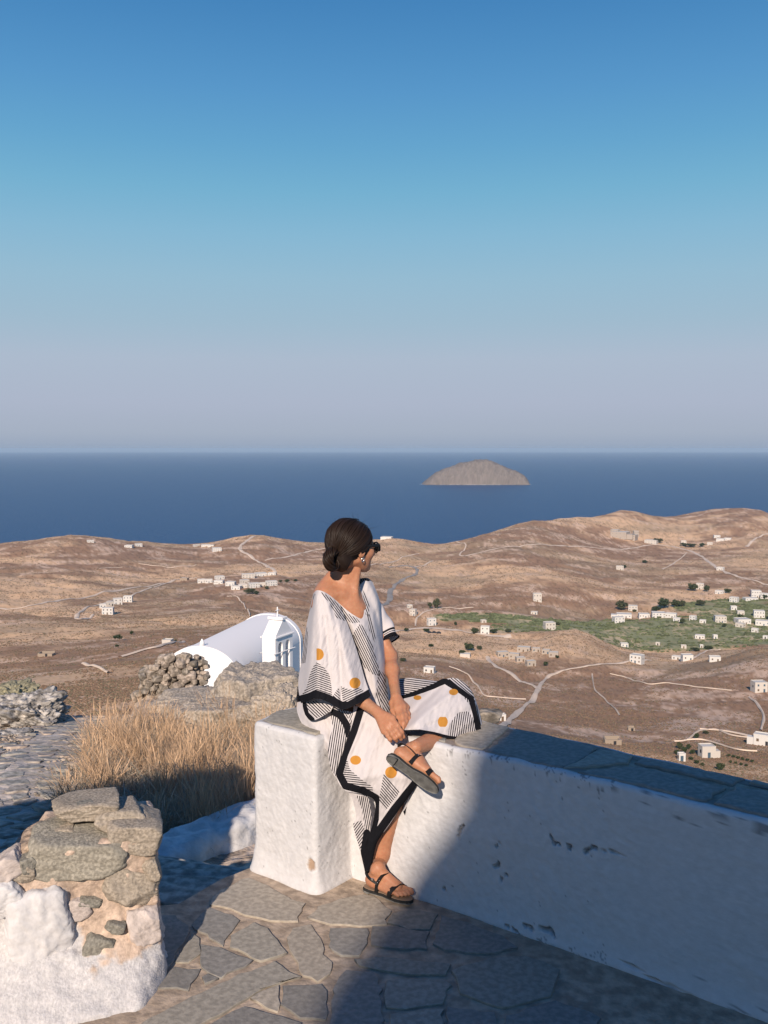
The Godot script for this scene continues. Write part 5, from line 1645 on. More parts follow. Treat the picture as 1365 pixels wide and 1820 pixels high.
# ---- cloth: a sheet through columns of points [photograph x, y, metres away], each column from top to bottom
var cloth_parent: Node3D
func chart(cols: Array, nu: int, nv: int) -> Array:
	var down := []
	for c in cols:
		var pts: Array = c.map(func(q): return Vector3(q[0], q[1], q[2] * 100.0))
		down.append(resample(pts, nv))
	var out := []
	for j in nv:
		var row := []
		for c in down: row.append(c[j])
		out.append(resample(row, nu))
	return out            # [nv][nu] of (u, v, 100 d)
func resample(pts: Array, n: int) -> Array:
	var out := []
	for i in n:
		var t := float(i) / (n - 1) * (pts.size() - 1)
		var k := mini(int(t), pts.size() - 2)
		t -= k
		var p0: Vector3 = pts[maxi(k - 1, 0)]; var p1: Vector3 = pts[k]; var p2: Vector3 = pts[k + 1]; var p3: Vector3 = pts[mini(k + 2, pts.size() - 1)]
		out.append(0.5 * (2.0 * p1 + (p2 - p0) * t + (2.0 * p0 - 5.0 * p1 + 4.0 * p2 - p3) * t * t + (3.0 * p1 - p0 - 3.0 * p2 + p3) * t * t * t))
	return out
func cloth(called: String, cols: Array, nu: int, nv: int, folds: Array, prints: Array, tex := Vector2i(256, 256), wr := 0.004) -> void:
	var ch := chart(cols, nu, nv)
	var v := PackedVector3Array(); var uv := PackedVector2Array()
	var n := fnl(called.hash() & 0xffff, 0.035, 3)
	for j in nv:
		for i in nu:
			var q: Vector3 = ch[j][i]
			var d := q.z / 100.0
			for f in folds:                     # a fold stands proud of the cloth along a line
				var best := 1e9; var along := 0.0
				for k in f[0].size() - 1:
					var a := Vector2(f[0][k][0], f[0][k][1]); var b := Vector2(f[0][k + 1][0], f[0][k + 1][1])
					var p := Vector2(q.x, q.y)
					var e := b - a
					var t := clampf((p - a).dot(e) / e.dot(e), 0.0, 1.0)
					var dd := (p - a - e * t)
					if dd.length() < absf(best): best = dd.length() * (1.0 if e.cross(dd) > 0.0 else -1.0)
				var x: float = best / f[1]
				if absf(x) < 3.0: d -= f[2] * exp(-x * x)
			d += n.get_noise_2d(q.x * 1.6, q.y * 0.7) * wr + n.get_noise_2d(q.x * 3.4 + q.y * 1.2, q.y * 1.1 + 300.0) * wr * 0.6
			v.append(P(q.x, q.y, d))
			uv.append(Vector2(float(i) / (nu - 1), float(j) / (nv - 1)))
	var mat := M.cloth.duplicate() as StandardMaterial3D
	mat.albedo_texture = print_texture(ch, nu, nv, prints, tex)
	part(called, finish(v, grid_index(nu, nv), PackedColorArray(), uv), mat, cloth_parent)
# The print, drawn in the sheet's own layout: black borders, bundles of thin black lines, ochre dots.
func print_texture(ch: Array, nu: int, nv: int, prints: Array, size: Vector2i) -> ImageTexture:
	var white := Color(0.75, 0.725, 0.725); var black := Color(0.10, 0.10, 0.115); var ochre := Color(0.70, 0.49, 0.22)
	var data := PackedByteArray()
	data.resize(size.x * size.y * 3)
	var polys := []
	for s in prints:
		if s[0] == "stripes":
			var poly := PackedVector2Array()
			for q in s[1]: poly.append(Vector2(q[0], q[1]))
			var bb := Rect2(poly[0], Vector2.ZERO)
			for q in poly: bb = bb.expand(q)
			polys.append([0, bb, poly, Vector2(s[2][0], s[2][1]).normalized().orthogonal(), s[3] * 0.88, s[4] if s.size() > 4 else 0.42])
		elif s[0] == "border":
			var bb := Rect2(Vector2(s[1][0][0], s[1][0][1]), Vector2.ZERO)
			var line := PackedVector2Array()
			for q in s[1]: bb = bb.expand(Vector2(q[0], q[1])); line.append(Vector2(q[0], q[1]))
			polys.append([1, bb.grow(s[2]), line, s[2]])
		else:
			polys.append([2, Rect2(s[1][0] - s[2], s[1][1] - s[2], 2 * s[2], 2 * s[2]), Vector2(s[1][0], s[1][1]), s[2], s[3] if s.size() > 3 else 1.0, s[4] if s.size() > 4 else -1e9])
	var at := 0
	for y in size.y:
		var fy := (y + 0.5) / size.y * (nv - 1)
		var j := mini(int(fy), nv - 2)
		fy -= j
		var r0: Array = ch[j]; var r1: Array = ch[j + 1]
		for x in size.x:
			var fx := (x + 0.5) / size.x * (nu - 1)
			var i := mini(int(fx), nu - 2)
			fx -= i
			var a: Vector3 = r0[i]; var b: Vector3 = r0[i + 1]; var c: Vector3 = r1[i]; var d: Vector3 = r1[i + 1]
			var q3 := a.lerp(b, fx).lerp(c.lerp(d, fx), fy)
			var q := Vector2(q3.x, q3.y)
			var col := white
			for s in polys:
				if not s[1].has_point(q): continue
				if s[0] == 0:
					var t: float = q.dot(s[3]) / s[4]
					if t - floorf(t) < s[5] and Geometry2D.is_point_in_polygon(q, s[2]): col = black
				elif s[0] == 1:
					var line: PackedVector2Array = s[2]
					for k in line.size() - 1:
						var w := Geometry2D.get_closest_point_to_segment(q, line[k], line[k + 1])
						if w.distance_squared_to(q) < s[3] * s[3]: col = black; break
				else:
					var e: Vector2 = q - s[2]
					e.y /= s[4]
					if e.length() < s[3] and q.x > s[5]: col = ochre
			data[at] = int(col.r * 255.0); data[at + 1] = int(col.g * 255.0); data[at + 2] = int(col.b * 255.0)
			at += 3
	return ImageTexture.create_from_image(Image.create_from_data(size.x, size.y, false, Image.FORMAT_RGB8, data))

func make_person() -> void:
	var o := thing("person", "woman in a white printed kaftan sitting cross-legged on the wall, looking out to sea", "person", P(620, 1290, 4.1))
	var back_to := o.position
	o.position = Vector3.ZERO
	cloth_parent = o
	var v := PackedVector3Array(); var ix := PackedInt32Array()
	var hipR := P(628, 1240, 4.22); var hipL := P(668, 1242, 4.28); var kneeR := P(716, 1366, 3.90); var ankR := P(669, 1551, 3.97)
	var kneeL := P(822, 1292, 4.09); var ankL := P(738, 1329, 3.755)
	var shR := P(572, 1078, 4.12); var shL := P(650, 1072, 4.37); var elR := P(588, 1205, 4.03); var wrR := P(670, 1265, 3.885)
	var elL := P(694, 1166, 4.24); var wrL := P(704, 1240, 4.0)
	var chest := P(616, 1095, 4.24)
	var pelvis := P(622, 1230, 4.27); var belly := P(622, 1165, 4.25)
	var neck0 := P(613, 1048, 4.22); var neck1 := P(624, 985, 4.215)
	# trunk, arms and legs
	var body := [[pelvis, belly, 0.105, 0.095], [belly, chest, 0.095, 0.1], [hipR, hipL, 0.085, 0.085], [chest, P(618, 1068, 4.225), 0.085, 0.07],
		[P(580, 1064, 4.15), P(646, 1062, 4.36), 0.047, 0.042], [P(606, 1040, 4.22), P(578, 1058, 4.16), 0.042, 0.05], [P(603, 1012, 4.23), P(580, 1046, 4.19), 0.034, 0.042], [P(618, 1042, 4.25), P(644, 1058, 4.36), 0.038, 0.042],
		[P(600, 1080, 4.17), P(634, 1085, 4.185), 0.05, 0.045], [P(612, 1060, 4.18), P(632, 1098, 4.165), 0.042, 0.04],
		[neck0, neck1, 0.058, 0.052], [P(632, 1070, 4.16), P(637, 1012, 4.185), 0.009, 0.010], [P(608, 1056, 4.14), P(576, 1056, 4.115), 0.011, 0.011],
		[shR, elR, 0.046, 0.038], [elR, elR.lerp(wrR, 0.35), 0.038, 0.036], [elR.lerp(wrR, 0.35), wrR, 0.036, 0.0235],
		[shL, elL, 0.04, 0.028], [elL, elL.lerp(wrL, 0.35), 0.028, 0.0285], [elL.lerp(wrL, 0.35), wrL, 0.0285, 0.022],
		[hipR, kneeR, 0.085, 0.05], [kneeR, kneeR.lerp(ankR, 0.3) + Vector3(-0.008, 0, -0.012), 0.05, 0.051], [kneeR.lerp(ankR, 0.3) + Vector3(-0.008, 0, -0.012), ankR.lerp(kneeR, 0.2), 0.051, 0.0365], [ankR.lerp(kneeR, 0.2), ankR, 0.0365, 0.033],
		[hipL, kneeL, 0.08, 0.05], [kneeL, kneeL.lerp(ankL, 0.3), 0.046, 0.043], [kneeL.lerp(ankL, 0.3), ankL, 0.043, 0.03]]
	flesh(v, ix, body, 0.0125, 0.028)
	# hands
	var px := func(a: Array) -> Array: return a.map(func(f): return f.map(func(q): return P(q[0], q[1], q[2])))
	var hr: Array = px.call([[[697, 1277, 3.835], [707, 1290, 3.805], [714, 1301, 3.795], [718, 1310, 3.80]], [[694, 1285, 3.822], [704, 1298, 3.79], [710, 1307, 3.782], [713, 1314, 3.79]], [[689, 1293, 3.815], [697, 1305, 3.785], [702, 1312, 3.782], [705, 1317, 3.79]], [[683, 1299, 3.818], [689, 1308, 3.795], [693, 1314, 3.79], [695, 1318, 3.797]], [[684, 1274, 3.875], [697, 1283, 3.86], [707, 1294, 3.845]]])
	flesh(v, ix, [[elR.lerp(wrR, 0.8), wrR, 0.0255, 0.0235]] + hand_bones(wrR, hr, 0.0185), 0.0033, 0.009)
	var hl: Array = px.call([[[705, 1259, 3.945], [708, 1275, 3.905], [711, 1286, 3.88], [713, 1295, 3.866]], [[711, 1257, 3.945], [715, 1273, 3.9], [717, 1285, 3.873], [716, 1295, 3.858]], [[717, 1256, 3.955], [721, 1271, 3.913], [722, 1282, 3.888], [720, 1292, 3.873]], [[722, 1257, 3.973], [726, 1268, 3.935], [727, 1277, 3.912], [725, 1285, 3.897]], [[697, 1250, 3.985], [698, 1263, 3.95], [702, 1274, 3.93]]])
	flesh(v, ix, [[elL.lerp(wrL, 0.8), wrL, 0.0225, 0.0215]] + hand_bones(wrL, hl, 0.0175), 0.0033, 0.009)
	# feet: the right one flat on the paving, the left one resting on the other knee, sole out
	var heel := on_level(649, 1582, 0.0); var toe := on_level(738, 1611, 0.0)
	var e1 := (toe - heel).normalized()
	var xr := Transform3D(Basis(e1, Vector3.UP, e1.cross(Vector3.UP)), heel + Vector3.UP * 0.026)
	xr.basis = Basis(e1, Vector3.UP, -(e1.cross(Vector3.UP)))       # the big toe is on the far side
	var upR := xr.affine_inverse() * ankR.lerp(kneeR, 0.12)
	var fb := foot_bones(upR)
	flesh(v, ix, fb, 0.0042, 0.014, xr)
	flesh(v, ix, toe_bones(), 0.003, 0.004, xr)
	var heelL := P(690, 1345, 3.70); var toeL := P(780, 1412, 3.665)
	var f1 := (toeL - heelL).normalized()
	var nS := Vector3(-0.42, -0.5, 0.76)
	nS = (nS - f1 * nS.dot(f1)).normalized()
	var side := Vector3(0.55, 0.75, 0.35)
	side = (side - f1 * side.dot(f1) - nS * side.dot(nS)).normalized()
	var xl := Transform3D(Basis(f1, -nS, side), heelL - nS * 0.018)
	flesh(v, ix, foot_bones(xl.affine_inverse() * ankL.lerp(kneeL, 0.15)), 0.0042, 0.014, xl)
	flesh(v, ix, toe_bones(), 0.003, 0.004, xl)
	# head
	var fwd := Vector3(0.80, -0.07, -0.60).normalized()
	var hz := fwd.cross(Vector3.UP).normalized()
	var hx := Transform3D(Basis(fwd, hz.cross(fwd), hz).scaled(Vector3.ONE * 0.955), P(627, 973, 4.2))
	var head := func(p: Vector3) -> float:
		var z := absf(p.z)
		var q := Vector3(p.x, p.y, z)
		var d := egg(p, Vector3(-0.012, 0.03, 0), Vector3(0.098, 0.095, 0.077))
		d = smin(d, egg(p, Vector3(0.042, -0.035, 0), Vector3(0.055, 0.072, 0.058)), 0.03)
		d = smin(d, cone(q, Vector3(0.0, -0.052, 0.05), Vector3(0.068, -0.09, 0.012), 0.018, 0.018), 0.03)
		d = smin(d, (q - Vector3(0.077, -0.09, 0)).length() - 0.02, 0.02)
		d = smin(d, (q - Vector3(0.062, -0.018, 0.04)).length() - 0.026, 0.025)
		d = smin(d, cone(q, Vector3(0.086, 0.026, 0), Vector3(0.075, 0.024, 0.035), 0.014, 0.012), 0.015)
		d = smin(d, cone(p, Vector3(0.096, 0.012, 0), Vector3(0.117, -0.028, 0), 0.008, 0.0115), 0.012)
		d = smin(d, (q - Vector3(0.105, -0.031, 0.012)).length() - 0.008, 0.008)
		d = smin(d, cone(q, Vector3(0.099, -0.054, 0), Vector3(0.09, -0.055, 0.02), 0.0075, 0.004), 0.006)
		d = smin(d, cone(q, Vector3(0.097, -0.065, 0), Vector3(0.089, -0.063, 0.018), 0.008, 0.004), 0.006)
		d = maxf(d, -(cone(q, Vector3(0.103, 0.006, 0.028), Vector3(0.098, 0.006, 0.036), 0.012, 0.01)))
		d = smin(d, egg(q, Vector3(0.088, 0.005, 0.03), Vector3(0.012, 0.012, 0.014)), 0.004)
		var ear := maxf(egg(q, Vector3(-0.004, -0.012, 0.076), Vector3(0.02, 0.031, 0.011)), -egg(q, Vector3(0.0, -0.008, 0.086), Vector3(0.012, 0.02, 0.008)))
		d = smin(d, ear, 0.006)
		d = smin(d, cone(p, Vector3(-0.02, -0.03, 0), Vector3(-0.03, -0.055, 0.0), 0.05, 0.045), 0.025)
		return d
	join(v, ix, net(head, Vector3(-0.125, -0.14, -0.1), Vector3(0.14, 0.14, 0.1), 0.0042), hx)
	part("body", finish(v, ix), M.skin, o)
	make_hair(o, hx)
	make_glasses(o, hx)
	sandal(o, Transform3D(xr.basis, xr.origin - Vector3.UP * 0.005), 0.062)
	sandal(o, Transform3D(xl.basis, xl.origin - xl.basis.y * 0.005), 0.062)
	make_dress()
	for c in o.get_children(): c.position -= back_to
	o.position = back_to

func make_glasses(o: Node3D, hx: Transform3D) -> void:
	var g := Node3D.new()
	g.name = "sunglasses"
	o.add_child(g)
	g.transform = hx
	for s in [-1.0, 1.0]:
		var lens := part("lens", stone_mesh(801, Vector3(0.006, 0.025, 0.031), 0, 0.0, 10, 0.3), M.lens, g, Vector3(0.112, 0.004, 0.033 * s))
		lens.rotation.y = 0.16 * s
		part("frame", tube([Vector3(0.111, 0.022, 0.005 * s), Vector3(0.11, 0.028, 0.034 * s), Vector3(0.101, 0.02, 0.064 * s), Vector3(0.102, -0.006, 0.062 * s), Vector3(0.11, -0.021, 0.036 * s), Vector3(0.113, -0.012, 0.01 * s), Vector3(0.111, 0.022, 0.005 * s)], [0.0035, 0.004, 0.0045, 0.004, 0.0035, 0.003, 0.0035], 8), M.leather, g)
		part("temple", tube([Vector3(0.101, 0.016, 0.066 * s), Vector3(0.05, 0.014, 0.079 * s), Vector3(0.0, 0.014, 0.083 * s), Vector3(-0.018, -0.004, 0.08 * s)], [0.0045, 0.0032, 0.003, 0.0025], 8, true, 1.6), M.leather, g)
	part("bridge", tube([Vector3(0.113, 0.01, -0.008), Vector3(0.117, 0.012, 0), Vector3(0.113, 0.01, 0.008)], [0.003, 0.003, 0.003], 6), M.leather, g)
	var ring := []
	for k in 13: ring.append(Vector3(0.002 + 0.007 * sin(TAU * k / 12.0), -0.05 + 0.0085 * cos(TAU * k / 12.0), 0.081))
	var rr := []
	for k in 13: rr.append(0.0019)
	var e := part("earring", tube(ring, rr, 6, false), M.silver, o)
	e.transform = hx

func make_hair(o: Node3D, hx: Transform3D) -> void:
	var n := fnl(811, 30.0, 3)
	var c := Vector3(-0.024, 0.033, 0); var rad := Vector3(0.109, 0.1, 0.088)
	var hairline := func(p: Vector3) -> float:     # > 0 in front of the hairline
		return p.x - lerpf(-0.055, 0.092, smoothstep(-0.085, 0.1, p.y)) + 0.1 * maxf(0.0, -0.045 - p.y)
	var f := func(p: Vector3) -> float:
		var d := egg(p, c, rad)
		d = smin(d, egg(p, Vector3(-0.075, -0.03, 0.0), Vector3(0.058, 0.058, 0.062)), 0.03)
		d = smin(d, egg(p, Vector3(-0.062, -0.066, 0.012), Vector3(0.048, 0.046, 0.055)), 0.03)
		d += 0.003 * n.get_noise_3d(p.x * 0.5, p.y * 0.5, p.z * 2.0)
		return maxf(d, hairline.call(p) * 0.8)
	var g := net(f, Vector3(-0.16, -0.13, -0.11), Vector3(0.12, 0.15, 0.11), 0.006)
	var hair := part("hair", finish(g[0], g[1]), M.hair, o)
	hair.transform = hx
	# locks drawn back over the cap to the knot
	var r := RandomNumberGenerator.new()
	r.seed = 812
	var v := PackedVector3Array(); var ix := PackedInt32Array(); var col := PackedColorArray()
	var knot := Vector3(-0.118, -0.05, 0.032)
	var lock := func(pts: Array, radii: Array, t: float) -> void:
		var n0 := v.size()
		add_tube(v, ix, pts, radii, 5, false)
		for k in v.size() - n0: col.append(Color(t, t * 0.97, t * 0.93))
	for k in 520:
		var q := Vector3(r.randfn(), absf(r.randfn()) * 0.8 + r.randf_range(-0.7, 0.4), r.randfn()).normalized()
		var p0 := c + q * rad
		if hairline.call(p0) > -0.001: continue
		var a := (p0 - c) / rad; var b := (knot - c) / rad
		var pts := []; var radii := []
		var lift := r.randf_range(0.975, 1.045)
		var wob := r.randf_range(-0.1, 0.1)
		for i in 12:
			var s := i / 11.0
			var e := a.slerp(b.normalized(), s).normalized()
			var w := Vector3(0, 1, 0).cross(e) * sin(s * PI) * wob
			var rr2 := lift + 0.035 * sin(s * PI) + (b.length() - lift) * smoothstep(0.75, 1.0, s)
			pts.append(c + (e + w).normalized() * rad * rr2)
			radii.append(lerpf(0.0012, 0.0034, sin(s * PI)) * r.randf_range(0.85, 1.15))
		lock.call(pts, radii, r.randf_range(0.45, 1.9))
	# the knot: a twisted coil of locks
	var kc := Vector3(-0.138, -0.05, 0.04)
	for k in 46:
		var pts := []; var radii := []
		var ph := r.randf() * TAU; var turn := r.randf_range(1.0, 2.2); var mr := r.randf_range(0.008, 0.02)
		for i in 22:
			var s := i / 21.0
			var a := ph + s * TAU * 1.05
			var b := ph * 3.0 + s * TAU * turn
			var ring := Vector3(cos(a) * (0.037 + mr * cos(b)), sin(a) * (0.036 + mr * cos(b)), mr * sin(b) * 1.3)
			pts.append(kc + ring.rotated(Vector3.UP, 0.5))
			radii.append(lerpf(0.0014, 0.0042, sin(s * PI)))
		lock.call(pts, radii, r.randf_range(0.7, 1.7))
	for k in 40:                                   # ends that have worked loose
		var a := kc + Vector3(r.randf_range(-0.03, 0.0), r.randf_range(0.0, 0.04), r.randf_range(-0.02, 0.02))
		var dirv := Vector3(-0.6 + r.randfn() * 0.3, 0.3 + r.randfn() * 0.4, r.randfn() * 0.4).normalized() * r.randf_range(0.02, 0.045)
		lock.call([a, a + dirv * 0.5 + Vector3(0, 0.006, 0), a + dirv], [0.0014, 0.001, 0.0003], r.randf_range(0.7, 1.4))
	for k in 46:                                   # flyaways over the crown and nape
		var q := Vector3(r.randfn() * 0.8, absf(r.randfn()) + 0.2, r.randfn() * 0.6).normalized()
		if k > 34: q = Vector3(-0.6 + r.randfn() * 0.2, -0.9, 0.35 + r.randfn() * 0.4).normalized()
		var a := c + q * rad
		if hairline.call(a) > 0.0: continue
		var t := Vector3(r.randfn(), r.randfn() * 0.5, r.randfn()) * 0.014
		lock.call([a, a + q * 0.008 + t, a + q * 0.013 + t * 2.2], [0.0003, 0.00025, 0.00015], 1.0)
	var locks := part("locks", finish(v, ix, col), M.hair_lock, hair)

func make_dress() -> void:
	var S := [
		[[557, 1055, 4.16], [545, 1110, 4.17], [537, 1165, 4.15], [530, 1215, 4.12], [535, 1250, 4.05]],
		[[561, 1050, 4.09], [556, 1110, 4.04], [551, 1170, 4.0], [548, 1215, 3.98], [549, 1246, 3.95]],
		[[565, 1049, 4.065], [569, 1110, 3.99], [566, 1170, 3.945], [564, 1210, 3.92], [563, 1241, 3.9]],
		[[571, 1050, 4.06], [583, 1110, 3.98], [584, 1170, 3.935], [583, 1215, 3.91], [583, 1248, 3.885]],
		[[580, 1054, 4.06], [597, 1110, 3.985], [603, 1170, 3.94], [606, 1220, 3.9], [607, 1261, 3.865]],
		[[591, 1062, 4.065], [611, 1115, 4.0], [624, 1170, 3.955], [631, 1215, 3.91], [634, 1252, 3.875]],
		[[603, 1073, 4.075], [622, 1120, 4.03], [637, 1165, 4.0], [648, 1205, 3.965], [659, 1237, 3.91]]]
	var hemS := [[535, 1243], [549, 1239], [563, 1234], [583, 1241], [607, 1254], [620, 1254], [634, 1246], [659, 1231]]
	cloth("kaftan_sleeve", S, 90, 110, [[[[563, 1060], [568, 1140], [563, 1240]], 7.0, 0.012], [[[575, 1056], [600, 1120], [622, 1200], [634, 1250]], 8.0, 0.014], [[[590, 1080], [604, 1150], [608, 1255]], 5.0, -0.012], [[[558, 1060], [553, 1150], [545, 1240]], 5.0, 0.008], [[[578, 1100], [585, 1180], [583, 1245]], 5.0, -0.008]],
		[["border", hemS, 7.2], ["dot", [565, 1163], 10.5, 1.0, 562.5], ["dot", [631, 1214], 9.8, 1.0],
		["stripes", [[563, 1177], [563, 1236], [537, 1242], [538, 1232], [545, 1222], [550, 1200], [556, 1186]], [26, -12], 4.1], ["stripes", [[563, 1177], [576, 1186], [586, 1200], [590, 1225], [590, 1246], [563, 1236]], [26, 9], 4.1],
		["stripes", [[592, 1236], [602, 1222], [606, 1250], [594, 1247]], [14, 12], 4.2], ["stripes", [[606, 1220], [622, 1226], [640, 1222], [650, 1232], [634, 1244], [610, 1252]], [30, -14], 4.2],
		["stripes", [[571, 1052], [590, 1064], [604, 1076], [618, 1092], [630, 1105], [616, 1105], [598, 1098], [585, 1070], [574, 1060]], [30, 42], 3.9], ["stripes", [[556, 1054], [561, 1056], [550, 1088], [546, 1100], [544, 1088]], [5, -20], 2.6], ["stripes", [[544, 1105], [548, 1130], [543, 1178], [533, 1180], [536, 1150]], [4, -30], 2.6]], Vector2i(420, 640))
	var T := [
		[[596, 1066, 4.115], [613, 1115, 4.10], [630, 1165, 4.09], [638, 1205, 4.06], [638, 1260, 4.03], [640, 1300, 4.0]],
		[[616, 1084, 4.10], [629, 1120, 4.065], [644, 1165, 4.05], [654, 1205, 4.04], [659, 1250, 4.02], [662, 1290, 4.0]],
		[[632, 1095, 4.095], [642, 1125, 4.055], [655, 1165, 4.04], [665, 1205, 4.04], [671, 1245, 4.03], [676, 1285, 4.01]],
		[[643, 1099, 4.11], [653, 1130, 4.07], [664, 1165, 4.055], [674, 1205, 4.06], [682, 1245, 4.05], [688, 1285, 4.03]],
		[[647, 1085, 4.15], [660, 1120, 4.11], [672, 1165, 4.1], [682, 1205, 4.1], [690, 1245, 4.08], [694, 1285, 4.06]],
		[[644, 1060, 4.21], [664, 1105, 4.15], [678, 1160, 4.14], [687, 1205, 4.14], [693, 1245, 4.12], [698, 1280, 4.09]],
		[[640, 1042, 4.25], [668, 1090, 4.2], [680, 1150, 4.19], [689, 1200, 4.18], [695, 1245, 4.16], [700, 1275, 4.12]],
		[[651, 1030, 4.285], [672, 1073, 4.25], [682, 1140, 4.25], [690, 1195, 4.24], [696, 1240, 4.22], [702, 1270, 4.18]],
		[[662, 1034, 4.33], [677, 1076, 4.31], [683, 1140, 4.33], [691, 1195, 4.31], [697, 1240, 4.28], [704, 1265, 4.24]]]
	cloth("kaftan_front", T, 80, 100, [[[[645, 1105], [656, 1160], [668, 1230]], 6.0, 0.010], [[[668, 1090], [681, 1160], [692, 1240]], 4.0, -0.012], [[[625, 1110], [645, 1180], [655, 1230]], 6.0, 0.008]],
		[["stripes", [[640, 1108], [650, 1118], [662, 1146], [673, 1185], [676, 1203], [662, 1198], [640, 1180], [626, 1158], [624, 1142], [630, 1122]], [26, 52], 4.0], ["stripes", [[596, 1066], [618, 1090], [634, 1099], [640, 1106], [625, 1108], [600, 1090]], [30, 42], 3.9],
		["stripes", [[641, 1042], [650, 1058], [657, 1075], [655, 1096], [650, 1092], [646, 1062]], [16, 42], 4.0], ["stripes", [[651, 1092], [657, 1092], [668, 1130], [666, 1142], [656, 1120]], [10, 40], 3.8],
		["stripes", [[674, 1188], [684, 1200], [694, 1262], [684, 1275], [676, 1240], [670, 1212]], [14, 24], 4.4], ["stripes", [[670, 1218], [676, 1240], [684, 1275], [676, 1262], [668, 1236]], [8, 24], 4.2], ["border", [[643, 1028], [655, 1030]], 3.0]], Vector2i(380, 640))
	var Bk := [[[662, 1034, 4.33], [677, 1076, 4.31], [683, 1140, 4.33], [691, 1195, 4.31], [697, 1240, 4.28], [704, 1265, 4.24]], [[652, 1027, 4.40], [664, 1070, 4.47], [672, 1140, 4.46], [680, 1195, 4.46], [684, 1240, 4.44], [688, 1262, 4.4]], [[632, 1030, 4.40], [636, 1070, 4.46], [640, 1140, 4.47], [640, 1195, 4.48], [642, 1240, 4.46], [645, 1262, 4.42]],
		[[598, 1037, 4.33], [598, 1080, 4.42], [600, 1140, 4.43], [600, 1195, 4.44], [596, 1240, 4.43], [596, 1258, 4.4]], [[574, 1045, 4.25], [568, 1090, 4.34], [562, 1150, 4.35], [558, 1200, 4.36], [552, 1240, 4.34], [548, 1256, 4.3]], [[557, 1055, 4.16], [545, 1110, 4.17], [537, 1165, 4.15], [530, 1215, 4.14], [527, 1240, 4.14], [527, 1258, 4.14]]]
	cloth("kaftan_back", Bk, 60, 60, [], [["stripes", [[650, 1026], [664, 1040], [640, 1060], [632, 1030]], [10, 20], 4.0]], Vector2i(128, 128))
	# the underside of the wide sleeve
	cloth("kaftan_sleeve_lining", [[[538, 1238, 4.06], [538, 1255, 4.04], [542, 1270, 4.02]], [[553, 1236, 4.02], [548, 1258, 4.0], [552, 1281, 3.985]], [[572, 1236, 3.99], [568, 1258, 3.965], [566, 1277, 3.95]], [[596, 1246, 3.955], [592, 1256, 3.945], [588, 1264, 3.93]]], 30, 24, [],
		[["stripes", [[540, 1250], [560, 1245], [590, 1255], [584, 1268], [562, 1277], [545, 1258]], [22, 21], 4.6], ["border", [[538, 1252], [543, 1270], [553, 1280]], 6.5]], Vector2i(200, 150))
	# the other sleeve, rolled back to the elbow
	make_cuff()
	var K3 := [[[527, 1248, 4.16], [529, 1268, 4.12], [541, 1293, 4.05], [566, 1318, 3.965], [590, 1344, 3.9]], [[548, 1246, 4.06], [552, 1268, 4.03], [562, 1292, 3.985], [580, 1318, 3.925], [594, 1346, 3.885]], [[575, 1246, 4.01], [580, 1268, 3.99], [588, 1292, 3.955], [594, 1320, 3.91], [599, 1350, 3.88]], [[608, 1246, 3.99], [610, 1268, 3.97], [610, 1292, 3.94], [606, 1322, 3.9], [603, 1354, 3.875]]]
	cloth("kaftan_seat", K3, 50, 50, [[[[540, 1270], [575, 1310], [592, 1342]], 6.0, 0.008], [[[570, 1260], [590, 1300], [598, 1340]], 5.0, -0.008]], [], Vector2i(16, 16))
	var K2 := [[[589, 1258, 3.965], [587, 1300, 3.925], [583, 1335, 3.88], [592, 1375, 3.862], [622, 1412, 3.868], [633, 1450, 3.885], [628, 1468, 3.89], [640, 1512, 3.9], [650, 1556, 3.915]], [[608, 1262, 3.95], [604, 1300, 3.915], [596, 1335, 3.876], [602, 1375, 3.86], [636, 1412, 3.865], [646, 1450, 3.882], [644, 1468, 3.888], [650, 1512, 3.898], [657, 1558, 3.912]], [[630, 1266, 3.945], [620, 1300, 3.915], [612, 1335, 3.885], [618, 1375, 3.875], [652, 1412, 3.872], [660, 1450, 3.886], [658, 1468, 3.892], [658, 1512, 3.9], [662, 1556, 3.914]]]
	cloth("kaftan_side_panel", K2, 36, 110, [[[[596, 1300], [590, 1340], [602, 1380], [640, 1420]], 6.0, 0.006]],
		[["stripes", [[586, 1270], [606, 1274], [622, 1298], [614, 1330], [606, 1360], [600, 1384], [588, 1368], [582, 1338], [586, 1312], [592, 1292]], [-9, 60], 4.4], ["stripes", [[633, 1414], [668, 1414], [666, 1440], [654, 1480], [648, 1470], [644, 1440]], [-10, 52], 4.2], ["stripes", [[627, 1464], [642, 1458], [650, 1478], [643, 1516], [634, 1500]], [18, -24], 4.4],
		["stripes", [[600, 1260], [618, 1260], [620, 1290], [610, 1274]], [16, 26], 3.6], ["stripes", [[618, 1260], [636, 1260], [622, 1292]], [-11, 26], 3.6], ["border", [[584, 1262], [604, 1271], [616, 1288], [620, 1306]], 6.0], ["border", [[652, 1480], [647, 1512], [649, 1540], [655, 1556]], 6.0], ["border", [[662, 1500], [660, 1530], [662, 1552]], 6.0]], Vector2i(200, 720))
